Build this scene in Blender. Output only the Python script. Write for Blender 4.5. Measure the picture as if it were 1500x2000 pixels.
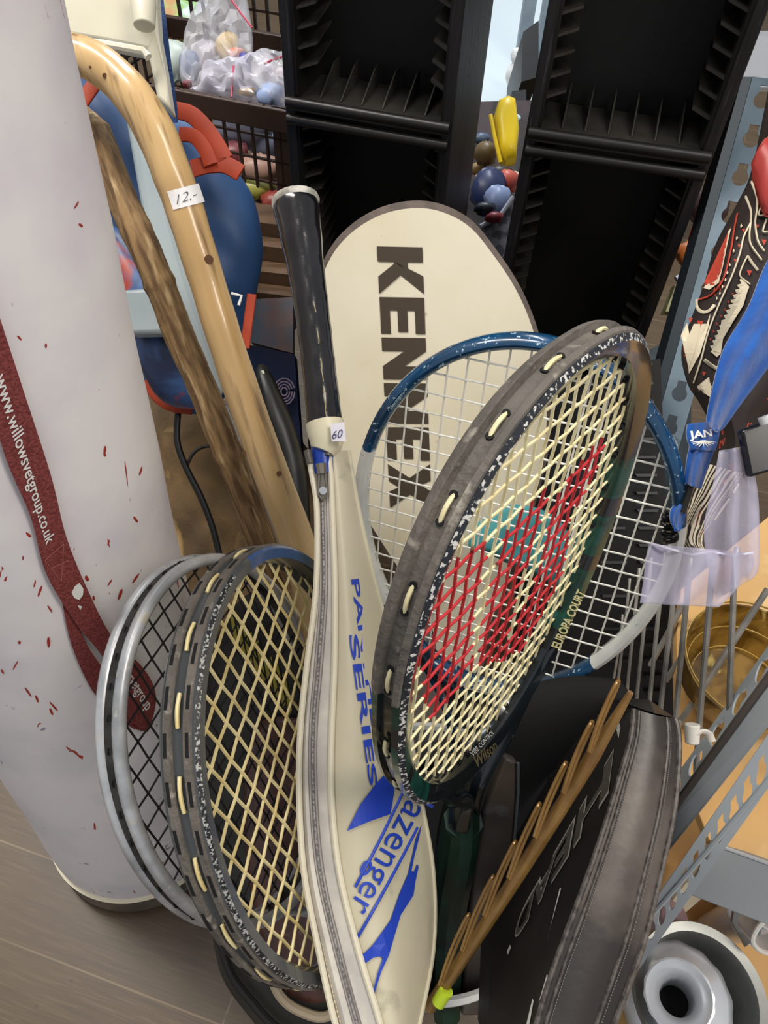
import bpy, bmesh, math, random
from mathutils import Vector, Matrix
random.seed(7)
S = bpy.context.scene
for o in list(bpy.data.objects): bpy.data.objects.remove(o)
# ---------------------------------------------------------------- camera
F = 1444.0; H = 1.05
PITCH = math.radians(50.7); ROLL = math.atan2(60, 1180)
FWD = Vector((0, math.cos(PITCH), -math.sin(PITCH)))
_up = Vector((0, math.sin(PITCH), math.cos(PITCH))); _rt = Vector((1, 0, 0))
RT = math.cos(ROLL)*_rt + math.sin(ROLL)*_up
UP = math.cos(ROLL)*_up - math.sin(ROLL)*_rt
EYE = Vector((0, 0, H))
cam = bpy.data.cameras.new('camera'); camo = bpy.data.objects.new('camera', cam)
S.collection.objects.link(camo); S.camera = camo
cam.sensor_fit = 'VERTICAL'; cam.sensor_height = 36.0; cam.lens = 36.0*F/2000.0
cam.clip_start = 0.02; cam.clip_end = 50
M = Matrix((RT, UP, -FWD)).transposed().to_4x4(); M.translation = EYE
camo.matrix_world = M
# ---------------------------------------------------------------- light
def area(name, loc, size, power, col, target=(0, .4, .4), sy=None):
    l = bpy.data.lights.new(name, 'AREA'); l.energy = power; l.color = col; l.size = size
    if sy: l.shape = 'RECTANGLE'; l.size_y = sy
    o = bpy.data.objects.new(name, l); S.collection.objects.link(o); o.location = loc
    d = Vector(target)-Vector(loc); o.rotation_euler = d.to_track_quat('-Z', 'Y').to_euler(); return o
area('ceiling_light', (-0.9, 0.9, 2.6),   .35, 31, (1.0, .95, .88), (0, .4, .3), 1.4)
area('ceiling_light', (1.1, -0.3, 2.6), .4, 21, (1.0, .93, .84), (.1, .3, .3), 1.4)
area('ceiling_light', (0.1, 2.6, 2.6), .5, 32, (.86, .93, 1.0), (0, 1.2, .3), 1.6)
w = bpy.data.worlds.new('world'); S.world = w; w.use_nodes = True
w.node_tree.nodes['Background'].inputs[0].default_value = (.93, .95, 1, 1)
w.node_tree.nodes['Background'].inputs[1].default_value = .30
S.view_settings.view_transform = 'Standard'; S.view_settings.look = 'None'
S.view_settings.gamma = 1; S.view_settings.use_curve_mapping = False
S.view_settings.exposure = 0.62
# ---------------------------------------------------------------- geometry of sight: pixel of the 1500x2000 frame to a point
def ray(px, py): return FWD + RT*((px-750)/F) - UP*((py-1000)/F)
def P(px, py, d): return EYE + ray(px, py)*d
def on_z(px, py, z):
    r = ray(px, py); return EYE + r*((z-H)/r.z)
def on_plane(px, py, o, n):
    r = ray(px, py); return EYE + r*((o-EYE).dot(n)/r.dot(n))
# ---------------------------------------------------------------- materials
def srgb(c):
    if isinstance(c, str): c = tuple(int(c[i:i+2], 16)/255 for i in (0, 2, 4))
    return tuple((x/12.92 if x <= .04045 else ((x+.055)/1.055)**2.4) for x in c)+(1,)
def mat(name, col, rough=.5, metal=0, c2=None, scale=20, stretch=(1, 1, 1), lo=.4, hi=.6, c3=None, scale3=60, lo3=.6, hi3=.64,
        bump=0, bscale=None, coat=0, trans=0, alpha=1, ior=1.45, detail=5, rot=(0, 0, 0), dist=0, sheen=0, stretch3=None, spec=None, along=None):
    m = bpy.data.materials.new(name); m.use_nodes = True; nt = m.node_tree; N = nt.nodes; L = nt.links
    b = N['Principled BSDF']; b.inputs['Base Color'].default_value = srgb(col); b.inputs['Roughness'].default_value = rough
    b.inputs['Metallic'].default_value = metal; b.inputs['Coat Weight'].default_value = coat; b.inputs['Coat Roughness'].default_value = .08
    b.inputs['Transmission Weight'].default_value = trans; b.inputs['Alpha'].default_value = alpha; b.inputs['IOR'].default_value = ior
    b.inputs['Sheen Weight'].default_value = sheen
    if spec is not None: b.inputs['Specular IOR Level'].default_value = spec
    tc = N.new('ShaderNodeTexCoord'); src = tc.outputs['Object']
    if along is not None:
        q = Vector(along).rotation_difference(Vector((0, 0, 1))).to_euler(); mr = N.new('ShaderNodeMapping'); mr.inputs['Rotation'].default_value = q
        L.new(src, mr.inputs[0]); src = mr.outputs[0]
    def noise(sc, st, det=detail):
        mp = N.new('ShaderNodeMapping'); mp.inputs['Scale'].default_value = st; mp.inputs['Rotation'].default_value = rot
        L.new(src, mp.inputs[0]); n = N.new('ShaderNodeTexNoise'); n.inputs['Scale'].default_value = sc
        n.inputs['Detail'].default_value = det; n.inputs['Distortion'].default_value = dist; L.new(mp.outputs[0], n.inputs['Vector']); return n
    out = None
    def ramp(n, a, c):
        r = N.new('ShaderNodeMapRange'); r.inputs['From Min'].default_value = a; r.inputs['From Max'].default_value = c
        L.new(n.outputs['Fac'], r.inputs['Value']); return r
    def mixc(f, A, B):
        x = N.new('ShaderNodeMix'); x.data_type = 'RGBA'; L.new(f.outputs[0], x.inputs[0])
        if hasattr(A, 'links'): L.new(A, x.inputs[6])
        else: x.inputs[6].default_value = srgb(A)
        x.inputs[7].default_value = srgb(B); return x.outputs[2]
    cur = col
    if c2: cur = mixc(ramp(noise(scale, stretch), lo, hi), cur, c2)
    if c3: cur = mixc(ramp(noise(scale3, stretch3 or stretch), lo3, hi3), cur, c3)
    if c2 or c3: L.new(cur, b.inputs['Base Color'])
    if bump:
        n = noise(bscale or scale, stretch); bp = N.new('ShaderNodeBump'); bp.inputs['Strength'].default_value = bump
        bp.inputs['Distance'].default_value = .002; L.new(n.outputs['Fac'], bp.inputs['Height']); L.new(bp.outputs[0], b.inputs['Normal'])
    return m
# ---------------------------------------------------------------- object helpers
def wmat(o):
    return (wmat(o.parent) @ o.matrix_basis) if o.parent else o.matrix_basis.copy()
def tess(v, f, frac=.12):
    """split a flat polygon set finely enough to follow a curved surface"""
    bm = bmesh.new(); vs = [bm.verts.new((a, b, 0)) for a, b in v]
    for q in f:
        try: bm.faces.new([vs[i] for i in q])
        except Exception: pass
    ext = max(max(p[0] for p in v)-min(p[0] for p in v), max(p[1] for p in v)-min(p[1] for p in v))
    bmesh.ops.triangulate(bm, faces=bm.faces)
    for _ in range(5):
        e = [x for x in bm.edges if x.calc_length() > ext*frac]
        if not e: break
        bmesh.ops.subdivide_edges(bm, edges=e, cuts=1); bmesh.ops.triangulate(bm, faces=bm.faces)
    bm.verts.index_update(); V_ = [(p.co.x, p.co.y) for p in bm.verts]; F_ = [tuple(p.index for p in q.verts) for q in bm.faces]; bm.free(); return V_, F_
C = S.collection
def thing(name, label, cat, loc=(0, 0, 0), group=None, matrix=None):
    o = bpy.data.objects.new(name, None); C.objects.link(o); o.empty_display_size = .02
    if matrix is not None: o.matrix_world = matrix
    else: o.location = loc
    o['label'] = label; o['category'] = cat
    if group: o['group'] = group
    return o
def tag(o, label, cat, group=None, kind=None):
    o['label'] = label; o['category'] = cat
    if group: o['group'] = group
    if kind: o['kind'] = kind
    return o
class G:
    """collects shapes for one mesh"""
    def __init__(s): s.v = []; s.f = []; s.m = []
    def add(s, v, f, mi=0):
        k = len(s.v); s.v += [Vector(x) for x in v]; s.f += [tuple(i+k for i in q) for q in f]; s.m += [mi]*len(f); return s
    def tube(s, pts, r, n=8, mi=0, closed=False, cap=True, flat=1.0, upv=None):
        pts = [Vector(p) for p in pts]; K = len(pts); v = []; f = []
        R = r if isinstance(r, (list, tuple)) else [r]*K
        t0 = (pts[1]-pts[0]).normalized(); a = Vector(upv) if upv else (Vector((0, 0, 1)) if abs(t0.z) < .9 else Vector((1, 0, 0)))
        u = (a-t0*a.dot(t0)).normalized()
        for i in range(K):
            if closed: t = (pts[(i+1) % K]-pts[i-1]).normalized()
            else: t = (pts[min(i+1, K-1)]-pts[max(i-1, 0)]).normalized()
            u = (u-t*u.dot(t)).normalized(); w_ = t.cross(u)
            for j in range(n):
                an = 2*math.pi*(j+.5)/n; v.append(pts[i]+(u*math.cos(an)+w_*math.sin(an)*flat)*R[i])
        for i in range(K if closed else K-1):
            for j in range(n):
                a_, b_ = i*n+j, i*n+(j+1) % n; c_, d_ = ((i+1) % K)*n+(j+1) % n, ((i+1) % K)*n+j
                f.append((a_, b_, c_, d_))
        if not closed and cap: f.append(tuple(range(n))[::-1]); f.append(tuple(range((K-1)*n, K*n)))
        return s.add(v, f, mi)
    def lathe(s, prof, n=48, M_=None, mi=0):
        v = []; f = []
        for r, z in prof:
            for j in range(n):
                a = 2*math.pi*j/n; p = Vector((r*math.cos(a), r*math.sin(a), z)); v.append(M_ @ p if M_ else p)
        for i in range(len(prof)-1):
            for j in range(n): f.append((i*n+j, i*n+(j+1) % n, (i+1)*n+(j+1) % n, (i+1)*n+j))
        return s.add(v, f, mi)
    def box(s, o, ex, ey, ez, mi=0):
        """corner o and three edge vectors"""
        o, ex, ey, ez = Vector(o), Vector(ex), Vector(ey), Vector(ez)
        v = [o, o+ex, o+ex+ey, o+ey, o+ez, o+ex+ez, o+ex+ey+ez, o+ey+ez]
        return s.add(v, [(0, 3, 2, 1), (4, 5, 6, 7), (0, 1, 5, 4), (1, 2, 6, 5), (2, 3, 7, 6), (3, 0, 4, 7)], mi)
    def prism(s, pts, ext, mi=0):
        n = len(pts); pts = [Vector(p) for p in pts]; e = Vector(ext)
        v = pts+[p+e for p in pts]; f = [tuple(range(n)), tuple(range(n, 2*n))[::-1]]+[(i, (i+1) % n, (i+1) % n+n, i+n) for i in range(n)]
        return s.add(v, f, mi)
    def pillow(s, outl, nrm, tf, tb=None, rings=8, k=2.2, mi=0, cen=None, wob=0, wf=30):
        """closed star outline inflated on both sides of its plane"""
        outl = [Vector(p) for p in outl]; n = len(outl); c = Vector(cen) if cen else sum(outl, Vector())/n
        nrm = Vector(nrm).normalized(); tb = tf if tb is None else tb
        for sgn, T in ((1, tf), (-1, tb)):
            v = [c+nrm*T*sgn]; f = []
            for r in range(1, rings+1):
                t = math.sin(r/rings*math.pi/2)
                h = T*max(0, 1-t**k)**.5 if r < rings else 0
                for p in outl:
                    q = c+(p-c)*t; hh = h
                    if wob: hh *= 1+wob*math.sin(q.x*wf*3.1+q.z*wf)*math.cos(q.y*wf*1.7+q.z*wf*2.3)
                    v.append(q+nrm*hh*sgn)
            for j in range(n): f.append((0, 1+j, 1+(j+1) % n) if sgn > 0 else (0, 1+(j+1) % n, 1+j))
            for r in range(rings-1):
                for j in range(n):
                    q = (1+r*n+j, 1+(r+1)*n+j, 1+(r+1)*n+(j+1) % n, 1+r*n+(j+1) % n)
                    f.append(q if sgn > 0 else q[::-1])
            s.add(v, f, mi)
        return s
    def loft(s, rows, mi=0, cu=False, caps=False):
        """grid of points; cu closes each row"""
        n = len(rows[0]); v = [p for r in rows for p in r]; f = []
        for i in range(len(rows)-1):
            for j in range(n if cu else n-1): f.append((i*n+j, i*n+(j+1) % n, (i+1)*n+(j+1) % n, (i+1)*n+j))
        if caps: f.append(tuple(range(n))[::-1]); f.append(tuple(range((len(rows)-1)*n, len(rows)*n)))
        return s.add(v, f, mi)
    def build(s, name, mats, parent=None, local=False, smooth=True, bevel=0, sub=0, weld=True, ang=40):
        if not isinstance(mats, (list, tuple)): mats = [mats]
        if parent is not None and not local: inv = wmat(parent).inverted(); vs = [inv @ p for p in s.v]; off = None
        elif parent is None:
            c = sum(s.v, Vector())/max(1, len(s.v)); c = Vector((c.x, c.y, min(p.z for p in s.v))); vs = [p-c for p in s.v]; off = c
        else: vs = s.v; off = None
        me = bpy.data.meshes.new(name); me.from_pydata([tuple(p) for p in vs], [], s.f)
        for m_ in mats: me.materials.append(m_)
        if len(mats) > 1: me.polygons.foreach_set('material_index', s.m)
        bm = bmesh.new(); bm.from_mesh(me)
        if weld: bmesh.ops.remove_doubles(bm, verts=bm.verts, dist=1e-6)
        bmesh.ops.recalc_face_normals(bm, faces=bm.faces); bm.to_mesh(me); bm.free()
        o = bpy.data.objects.new(name, me); C.objects.link(o)
        if off is not None: o.location = off
        if parent is not None: o.parent = parent
        if smooth:
            me.polygons.foreach_set('use_smooth', [True]*len(me.polygons))
            me.set_sharp_from_angle(angle=math.radians(ang))
        if bevel:
            b = o.modifiers.new('bevel', 'BEVEL'); b.width = bevel; b.segments = 2; b.limit_method = 'ANGLE'
        if sub: q = o.modifiers.new('sub', 'SUBSURF'); q.levels = sub; q.render_levels = sub
        return o
def spline(pts, n=8, closed=False):
    pts = [Vector(p) for p in pts]; out = []; K = len(pts)
    for i in range(K if closed else K-1):
        if closed: a, b, c, d = pts[i-1], pts[i], pts[(i+1) % K], pts[(i+2) % K]
        else: a, b, c, d = pts[max(i-1, 0)], pts[i], pts[i+1], pts[min(i+2, K-1)]
        for j in range(n):
            t = j/n; out.append(.5*((2*b)+(c-a)*t+(2*a-5*b+4*c-d)*t*t+(3*b-a-3*c+d)*t**3))
    if not closed: out.append(pts[-1])
    return out
def homog(src, dst):
    import numpy as np
    A = []; B = []
    for (x, y), (u, v) in zip(src, dst):
        A.append([x, y, 1, 0, 0, 0, -u*x, -u*y]); B.append(u); A.append([0, 0, 0, x, y, 1, -v*x, -v*y]); B.append(v)
    h = np.linalg.solve(np.array(A, float), np.array(B, float))
    return lambda x, y: ((h[0]*x+h[1]*y+h[2])/(h[6]*x+h[7]*y+1), (h[3]*x+h[4]*y+h[5])/(h[6]*x+h[7]*y+1))
def text_geo(txt, bold=0, shear=0, space=1.0):
    cu = bpy.data.curves.new('text', 'FONT'); cu.body = txt; cu.offset = bold; cu.shear = shear; cu.resolution_u = 3; cu.space_character = space
    o = bpy.data.objects.new('text', cu); C.objects.link(o); dg = bpy.context.evaluated_depsgraph_get()
    me = bpy.data.meshes.new_from_object(o.evaluated_get(dg)); bpy.data.objects.remove(o)
    v = [(p.co.x, p.co.y) for p in me.vertices]; f = [tuple(q.vertices) for q in me.polygons]; bpy.data.meshes.remove(me)
    return v, f
def lettering(name, txt, quad, surf, m, parent, bold=0, shear=0, box=None, space=1.0, lift=.0006, th=.0003, fine=0):
    """text whose box maps to the corners quad (bottom-left, bottom-right, top-right, top-left) on the surface surf"""
    v, f = text_geo(txt, bold, shear, space) if isinstance(txt, str) else txt
    if fine: v, f = tess(v, f, fine)
    xs = [p[0] for p in v]; ys = [p[1] for p in v]; x0, x1 = min(xs), max(xs); y0, y1 = (min(ys), max(ys)) if box is None else box
    h = homog([(x0, y0), (x1, y0), (x1, y1), (x0, y1)], quad); g = G(); k = len(v)
    pts = []
    for p in v:
        q = surf(*h(*p)); d = (EYE-q).normalized(); pts.append(q+d*lift)
    g.add(pts, f)
    o = g.build(name, m, parent, smooth=False)
    return o
def poly_decal(name, px, surf, m, parent, lift=.0006, fine=True):
    v, f = tess(px, [tuple(range(len(px)))], .1) if fine else (px, [tuple(range(len(px)))])
    pts = [surf(*p) for p in v]; pts = [p+(EYE-p).normalized()*lift for p in pts]
    g = G().add(pts, f); return g.build(name, m, parent, smooth=False)
# ================================================================ materials
INK = mat('black_ink', '15130f', .5); WHITE = mat('white_paint', 'e8e6e0', .5); REDP = mat('red_paint', 'b0241c', .5)
CREAM_STRING = mat('cream_string', 'e9dfb4', .45, c2='ddd0a0', scale=60); YEL_STRING = mat('yellow_gut_string', 'e8d9a4', .45, c2='d2bd80', scale=50)
WHITE_STRING = mat('white_string', 'ecebe0', .4); BLACK_STRING = mat('black_string', '1c1a1c', .4); RED_STRING = mat('red_stencilled_string', 'b82a30', .5)
BUMPER = mat('worn_grey_bumper', '6f6860', .6, c2='55504a', scale=25, lo=.35, hi=.65, c3='969084', scale3=110, lo3=.6, hi3=.72, bump=.9, bscale=160)
DKFRAME = mat('dark_grey_lacquer', '36393a', .32, c2='4a4d4e', scale=8, c3='8b8c88', scale3=400, lo3=.7, hi3=.74, coat=.4)
BLACKGLOSS = mat('glossy_black_lacquer', '101416', .2, c2='1a2228', scale=10, coat=.6, c3='777a78', scale3=160, lo3=.72, hi3=.75)
GREENP = mat('green_lacquer', '0b4f42', .3, c2='06302a', scale=60, coat=.5)
CHIP = mat('chipped_edge', 'd8d6cf', .6, c2='20242c', scale=420, lo=.40, hi=.46)
SILVER = mat('brushed_aluminium', 'd2d4d6', .36, .45, c2='a9abad', scale=30, c3='d8d4c4', scale3=90, lo3=.62, hi3=.7)
BLUEP = mat('blue_speckled_lacquer', '12456b', .25, c2='0d3554', scale=20, c3='a9c3cf', scale3=260, lo3=.62, hi3=.68, coat=.5, stretch3=(1, 1, 1))
WHITEP = mat('white_chipped_lacquer', 'dfe0da', .35, c2='c9cdc9', scale=20, c3='5f7f86', scale3=300, lo3=.68, hi3=.7, coat=.3)
BRIDGE = mat('dark_teal_lacquer', '1a2c38', .3, c2='223c4a', scale=10, coat=.4)
GRIPM = mat('black_grip_tape', '17181a', .5, c2='222428', scale=30, bump=.5, bscale=60)
DARKHOLE = mat('dark_slot', '0b0a0a', .8)
# ================================================================ setting
a0 = on_z(0, 1783, 0); a1 = on_z(467, 1963, 0); ang = math.atan2(a1.y-a0.y, a1.x-a0.x)
def floor_mat():
    m = bpy.data.materials.new('grey_brown_laminate'); m.use_nodes = True; nt = m.node_tree; N = nt.nodes; L = nt.links; b = N['Principled BSDF']
    tc = N.new('ShaderNodeTexCoord'); mp = N.new('ShaderNodeMapping'); mp.inputs['Rotation'].default_value = (0, 0, -ang)
    q = Matrix.Rotation(-ang, 3, 'Z') @ a0; mp.inputs['Location'].default_value = (0.31, -q.y, 0); L.new(tc.outputs['Object'], mp.inputs[0])
    br = N.new('ShaderNodeTexBrick'); br.inputs['Scale'].default_value = 1; br.inputs['Brick Width'].default_value = 1.2; br.inputs['Row Height'].default_value = .098
    br.inputs['Mortar Size'].default_value = .0011; br.inputs['Color1'].default_value = srgb('5a4832'); br.inputs['Color2'].default_value = srgb('52422d')
    br.inputs['Mortar'].default_value = srgb('7d6b54'); br.inputs['Bias'].default_value = 0; L.new(mp.outputs[0], br.inputs['Vector'])
    def nz(st, sc, lo, hi, det=6):
        m2 = N.new('ShaderNodeMapping'); m2.inputs['Scale'].default_value = st; L.new(mp.outputs[0], m2.inputs[0])
        n = N.new('ShaderNodeTexNoise'); n.inputs['Scale'].default_value = sc; n.inputs['Detail'].default_value = det; n.inputs['Distortion'].default_value = .6; L.new(m2.outputs[0], n.inputs['Vector'])
        r = N.new('ShaderNodeMapRange'); r.inputs['From Min'].default_value = lo; r.inputs['From Max'].default_value = hi; L.new(n.outputs['Fac'], r.inputs['Value']); return r.outputs[0]
    cur = br.outputs['Color']
    for st, sc, lo, hi, c, k in (((1, 14, 1), 8, .45, .75, '3f3224', .8), ((1.5, 30, 1), 14, .5, .8, '7d6a52', .5), ((1, 1, 1), 5, .4, .7, '5b4a36', .5), ((1, 1, 1), 45, .72, .76, '2e261e', .7)):
        x = N.new('ShaderNodeMix'); x.data_type = 'RGBA'; mm = N.new('ShaderNodeMath'); mm.operation = 'MULTIPLY'; mm.inputs[1].default_value = k
        L.new(nz(st, sc, lo, hi), mm.inputs[0]); L.new(mm.outputs[0], x.inputs[0]); L.new(cur, x.inputs[6]); x.inputs[7].default_value = srgb(c); cur = x.outputs[2]
    L.new(cur, b.inputs['Base Color']); b.inputs['Roughness'].default_value = .42; return m
fl = G().box((-2.5, -1.2, -.05), (5, 0, 0), (0, 6, 0), (0, 0, .05)).build('floor', floor_mat(), smooth=False); fl['kind'] = 'structure'
wl = G().box((-2.5, 4.8, 0), (5, 0, 0), (0, .08, 0), (0, 0, 2.7)).build('wall_back', mat('plaster', 'cfc8ba', .9), smooth=False); wl['kind'] = 'structure'
# ================================================================ the tall white drum with its strap
ax = -ray(655, 2523).normalized()                       # leaning axis, upwards
base = Vector((-.2993, .301, 0)); RB = .1146
ex = Vector((0, 1, 0)).cross(ax).normalized(); ey = ax.cross(ex)
DM = Matrix((ex, ey, ax)).transposed().to_4x4(); DM.translation = base+Vector((0, 0, .018))
DINV = DM.inverted()
def on_drum(px, py, off=0):
    o = DINV @ EYE; d = DINV.to_3x3() @ ray(px, py); R = RB+off
    A = d.x**2+d.y**2; B = o.x*d.x+o.y*d.y; CC = o.x**2+o.y**2-R*R; D = B*B-A*CC
    t = (-B-math.sqrt(D))/A if D > 0 else -B/A
    return EYE+ray(px, py)*t
dr = thing('storage_drum', 'tall leaning off-white paper drum with red paint flecks and a grey base ring', 'drum', tuple(base))
DR = mat('flecked_white_card', 'ebe7e6', .55, c2='d3ccd6', scale=9, lo=.45, hi=.75, c3='857d98', scale3=60, lo3=.69, hi3=.74, detail=10)
# red flecks of dried paint, elongated along the drum
nt = DR.node_tree; N = nt.nodes; L = nt.links; b_ = N['Principled BSDF']; src = b_.inputs['Base Color'].links[0].from_socket
tc = N.new('ShaderNodeTexCoord'); mp = N.new('ShaderNodeMapping'); mp.inputs['Scale'].default_value = (1, 1, .4); mp.inputs['Rotation'].default_value = (.25, .1, .3); L.new(tc.outputs['Object'], mp.inputs[0])
nn = N.new('ShaderNodeTexNoise'); nn.inputs['Scale'].default_value = 62; nn.inputs['Detail'].default_value = 3; nn.inputs['Distortion'].default_value = 1.2; L.new(mp.outputs[0], nn.inputs['Vector'])
mr = N.new('ShaderNodeMapRange'); mr.inputs['From Min'].default_value = .715; mr.inputs['From Max'].default_value = .725; L.new(nn.outputs['Fac'], mr.inputs['Value'])
n2 = N.new('ShaderNodeTexNoise'); n2.inputs['Scale'].default_value = 5; L.new(tc.outputs['Object'], n2.inputs['Vector'])
m2 = N.new('ShaderNodeMapRange'); m2.inputs['From Min'].default_value = .42; m2.inputs['From Max'].default_value = .5; L.new(n2.outputs['Fac'], m2.inputs['Value'])
mu = N.new('ShaderNodeMath'); mu.operation = 'MULTIPLY'; L.new(mr.outputs[0], mu.inputs[0]); L.new(m2.outputs[0], mu.inputs[1])
mx = N.new('ShaderNodeMix'); mx.data_type = 'RGBA'; L.new(mu.outputs[0], mx.inputs[0]); L.new(src, mx.inputs[6]); mx.inputs[7].default_value = srgb('a8382e'); L.new(mx.outputs[2], b_.inputs['Base Color'])
prof = [(.001, .006), (RB-.02, .006), (RB-.006, .01), (RB-.002, .02), (RB, .035)]+[(RB+.0006*math.sin(z*40), .035+z*1.13) for z in [i/24 for i in range(1, 25)]]+[(RB-.006, 1.17), (RB-.006, .9)]
G().lathe(prof, 96, DM).build('shell', DR, dr)
G().lathe([(RB-.003, -.016), (RB+.0005, -.016), (RB+.0005, .014), (RB-.003, .016)], 96, DM).build('base_ring', mat('grey_base_ring', '6c6256', .6, c2='544b42', scale=15), dr)
G().lathe([(RB-.004, .0145), (RB+.0015, .0145), (RB+.002, .0165), (RB-.003, .018)], 96, DM).build('rim_edge', mat('cream_edge', 'e6dcc2', .6), dr)
# red flecks modelled as thin splashes of paint
rf = [(205, 688+200), (150, 400), (158, 440), (56, 1045), (212, 1060), (100, 1085), (265, 1015), (212, 1060), (45, 1090), (215, 1138), (235, 1160), (265, 1130), (68, 1140), (78, 1155), (98, 1190), (38, 1255), (95, 1255), (30, 1300), (55, 1352), (72, 1365), (105, 1380), (100, 1390), (5, 1110), (12, 1130), (5, 1312), (183, 1168), (170, 1130), (247, 925), (275, 920), (205, 880), (185, 1520+95), (90, 775-100), (38, 660)]
g = G()
for i, (x, y) in enumerate(rf):
    a = random.uniform(.6, 2.2); l = random.uniform(3, 11); q = random.uniform(1, 2.6)
    if (x, y) == (247, 925): a, l, q = 1.45, 24, .9
    pts = []
    for k in range(7):
        t = 2*math.pi*k/7; u = l*math.cos(t)*(1+.3*random.random()); v = q*math.sin(t)*(1+.5*random.random())
        pts.append(on_drum(x+u*math.cos(a)-v*math.sin(a), y+u*math.sin(a)+v*math.cos(a), .0005))
    g.add(pts, [tuple(range(7))])
g.build('paint_fleck', mat('dried_red_paint', 'a3332a', .5), dr, smooth=False)['kind'] = 'stuff'
# strap
STR = mat('maroon_webbing', '8a423f', .75, c2='6e2e2c', scale=500, lo=.4, hi=.6, bump=.6, bscale=500)
st = thing('lanyard', 'maroon woven strap with white web address hanging over the white drum', 'strap', tuple(on_drum(100, 1000, .004)))
def strap(left, right, off, name, parent, seg=6):
    Lp = spline([Vector((x, y, 0)) for x, y in left], seg); Rp = spline([Vector((x, y, 0)) for x, y in right], seg); rows = []
    for a, b in zip(Lp, Rp):
        m_ = (a+b)/2; rows.append([on_drum(a.x, a.y, off), on_drum(m_.x, m_.y, off+.0003), on_drum(b.x, b.y, off), on_drum(b.x, b.y, off-.0014), on_drum(a.x, a.y, off-.0014)])
    return G().loft(rows, cu=True, caps=True).build(name, STR, parent)
strap([(-60, 590), (0, 860), (60, 1010), (90, 1120), (150, 1220), (195, 1275), (235, 1340), (250, 1400), (280, 1428)], [(-20, 560), (45, 760), (100, 930), (130, 1050), (175, 1160), (220, 1245), (280, 1305), (305, 1360), (292, 1425)], .006, 'front_band', st)
strap([(112, 1130), (122, 1180), (140, 1260), (175, 1340), (215, 1390), (255, 1420), (288, 1430)], [(150, 1150), (146, 1190), (165, 1250), (205, 1310), (240, 1350), (265, 1375), (300, 1412)], .003, 'back_band', st)
dsurf = lambda x, y: on_drum(x, y, .0064)
lettering('web_address', 'www.willowsvetgroup.co.uk', [(-16, 745), (86, 1068), (109, 1052), (12, 722)], dsurf, WHITE, st, bold=.012, box=(-.2, .72), fine=.02)
lettering('web_address', 'www.willowsvetgroup', [(203, 1262), (282, 1395), (300, 1372), (222, 1248)], dsurf, WHITE, st, bold=.012, box=(-.2, .72))
for q in ([(140, 1158), (146, 1145), (152, 1150), (155, 1138), (163, 1150), (162, 1162), (155, 1172), (145, 1168)], [(152, 1182), (160, 1184), (157, 1192)]):
    poly_decal('flower_mark', q, dsurf, WHITE, st)
g = G()
for a, b in (((88, 1095), (125, 1062)), ((125, 1062), (120, 1135)), ((88, 1095), (120, 1135)), ((100, 1110), (135, 1095))):
    g.tube([dsurf(a[0]+(b[0]-a[0])*t/4, a[1]+(b[1]-a[1])*t/4) for t in range(5)], .0002, 4)
g.build('stitching', mat('pale_thread', 'b06a62', .6), st)['kind'] = 'stuff'
# ================================================================ rackets
def racket_frame(c, Y, X, Nn):
    Y = Vector(Y).normalized(); X = Vector(X); X = (X-Y*X.dot(Y)).normalized(); Z = X.cross(Y)
    m = Matrix((X, Y, Z)).transposed().to_4x4(); m.translation = Vector(c); return m
def hoopfn(a, b, egg, p):
    def f(th, off=0.0):
        c, s = math.cos(th), math.sin(th); sg = lambda v: (1 if v >= 0 else -1)*abs(v)**p
        def pt(th): 
            c, s = math.cos(th), math.sin(th); return Vector((b*sg(s)*(1+egg*c), a*sg(c), 0))
        q = pt(th); t = (pt(th+.02)-pt(th-.02)).normalized(); n = Vector((-t.y, t.x, 0))
        if n.dot(q) < 0: n = -n
        return q+n*off, n
    return f
def hoop_sweep(g, f, prof, n=144, mi=0, th0=0, th1=2*math.pi, mfun=None):
    full = abs(th1-th0-2*math.pi) < 1e-6; rows = []
    for i in range(n if full else n+1):
        th = th0+(th1-th0)*i/n; q, nn = f(th); rows.append([q+nn*o+Vector((0, 0, z)) for o, z in prof])
    if full: rows.append(rows[0])
    k = len(prof); v = [p for r in rows for p in r]; fc = []; ms = []
    for i in range(len(rows)-1):
        for j in range(k):
            fc.append((i*k+j, i*k+(j+1) % k, (i+1)*k+(j+1) % k, (i+1)*k+j)); ms.append(mfun(th0+(th1-th0)*(i+.5)/n, j) if mfun else mi)
    kk = len(g.v); g.v += v; g.f += [tuple(x+kk for x in q) for q in fc]; g.m += ms
    if not full: g.f += [tuple(kk+x for x in range(k))[::-1], tuple(kk+(len(rows)-1)*k+x for x in range(k))]; g.m += [0, 0]
def inside(poly, x, y):
    c = False; n = len(poly)
    for i in range(n):
        x1, y1 = poly[i]; x2, y2 = poly[i-1]
        if (y1 > y) != (y2 > y) and x < (x2-x1)*(y-y1)/(y2-y1)+x1: c = not c
    return c
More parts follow.
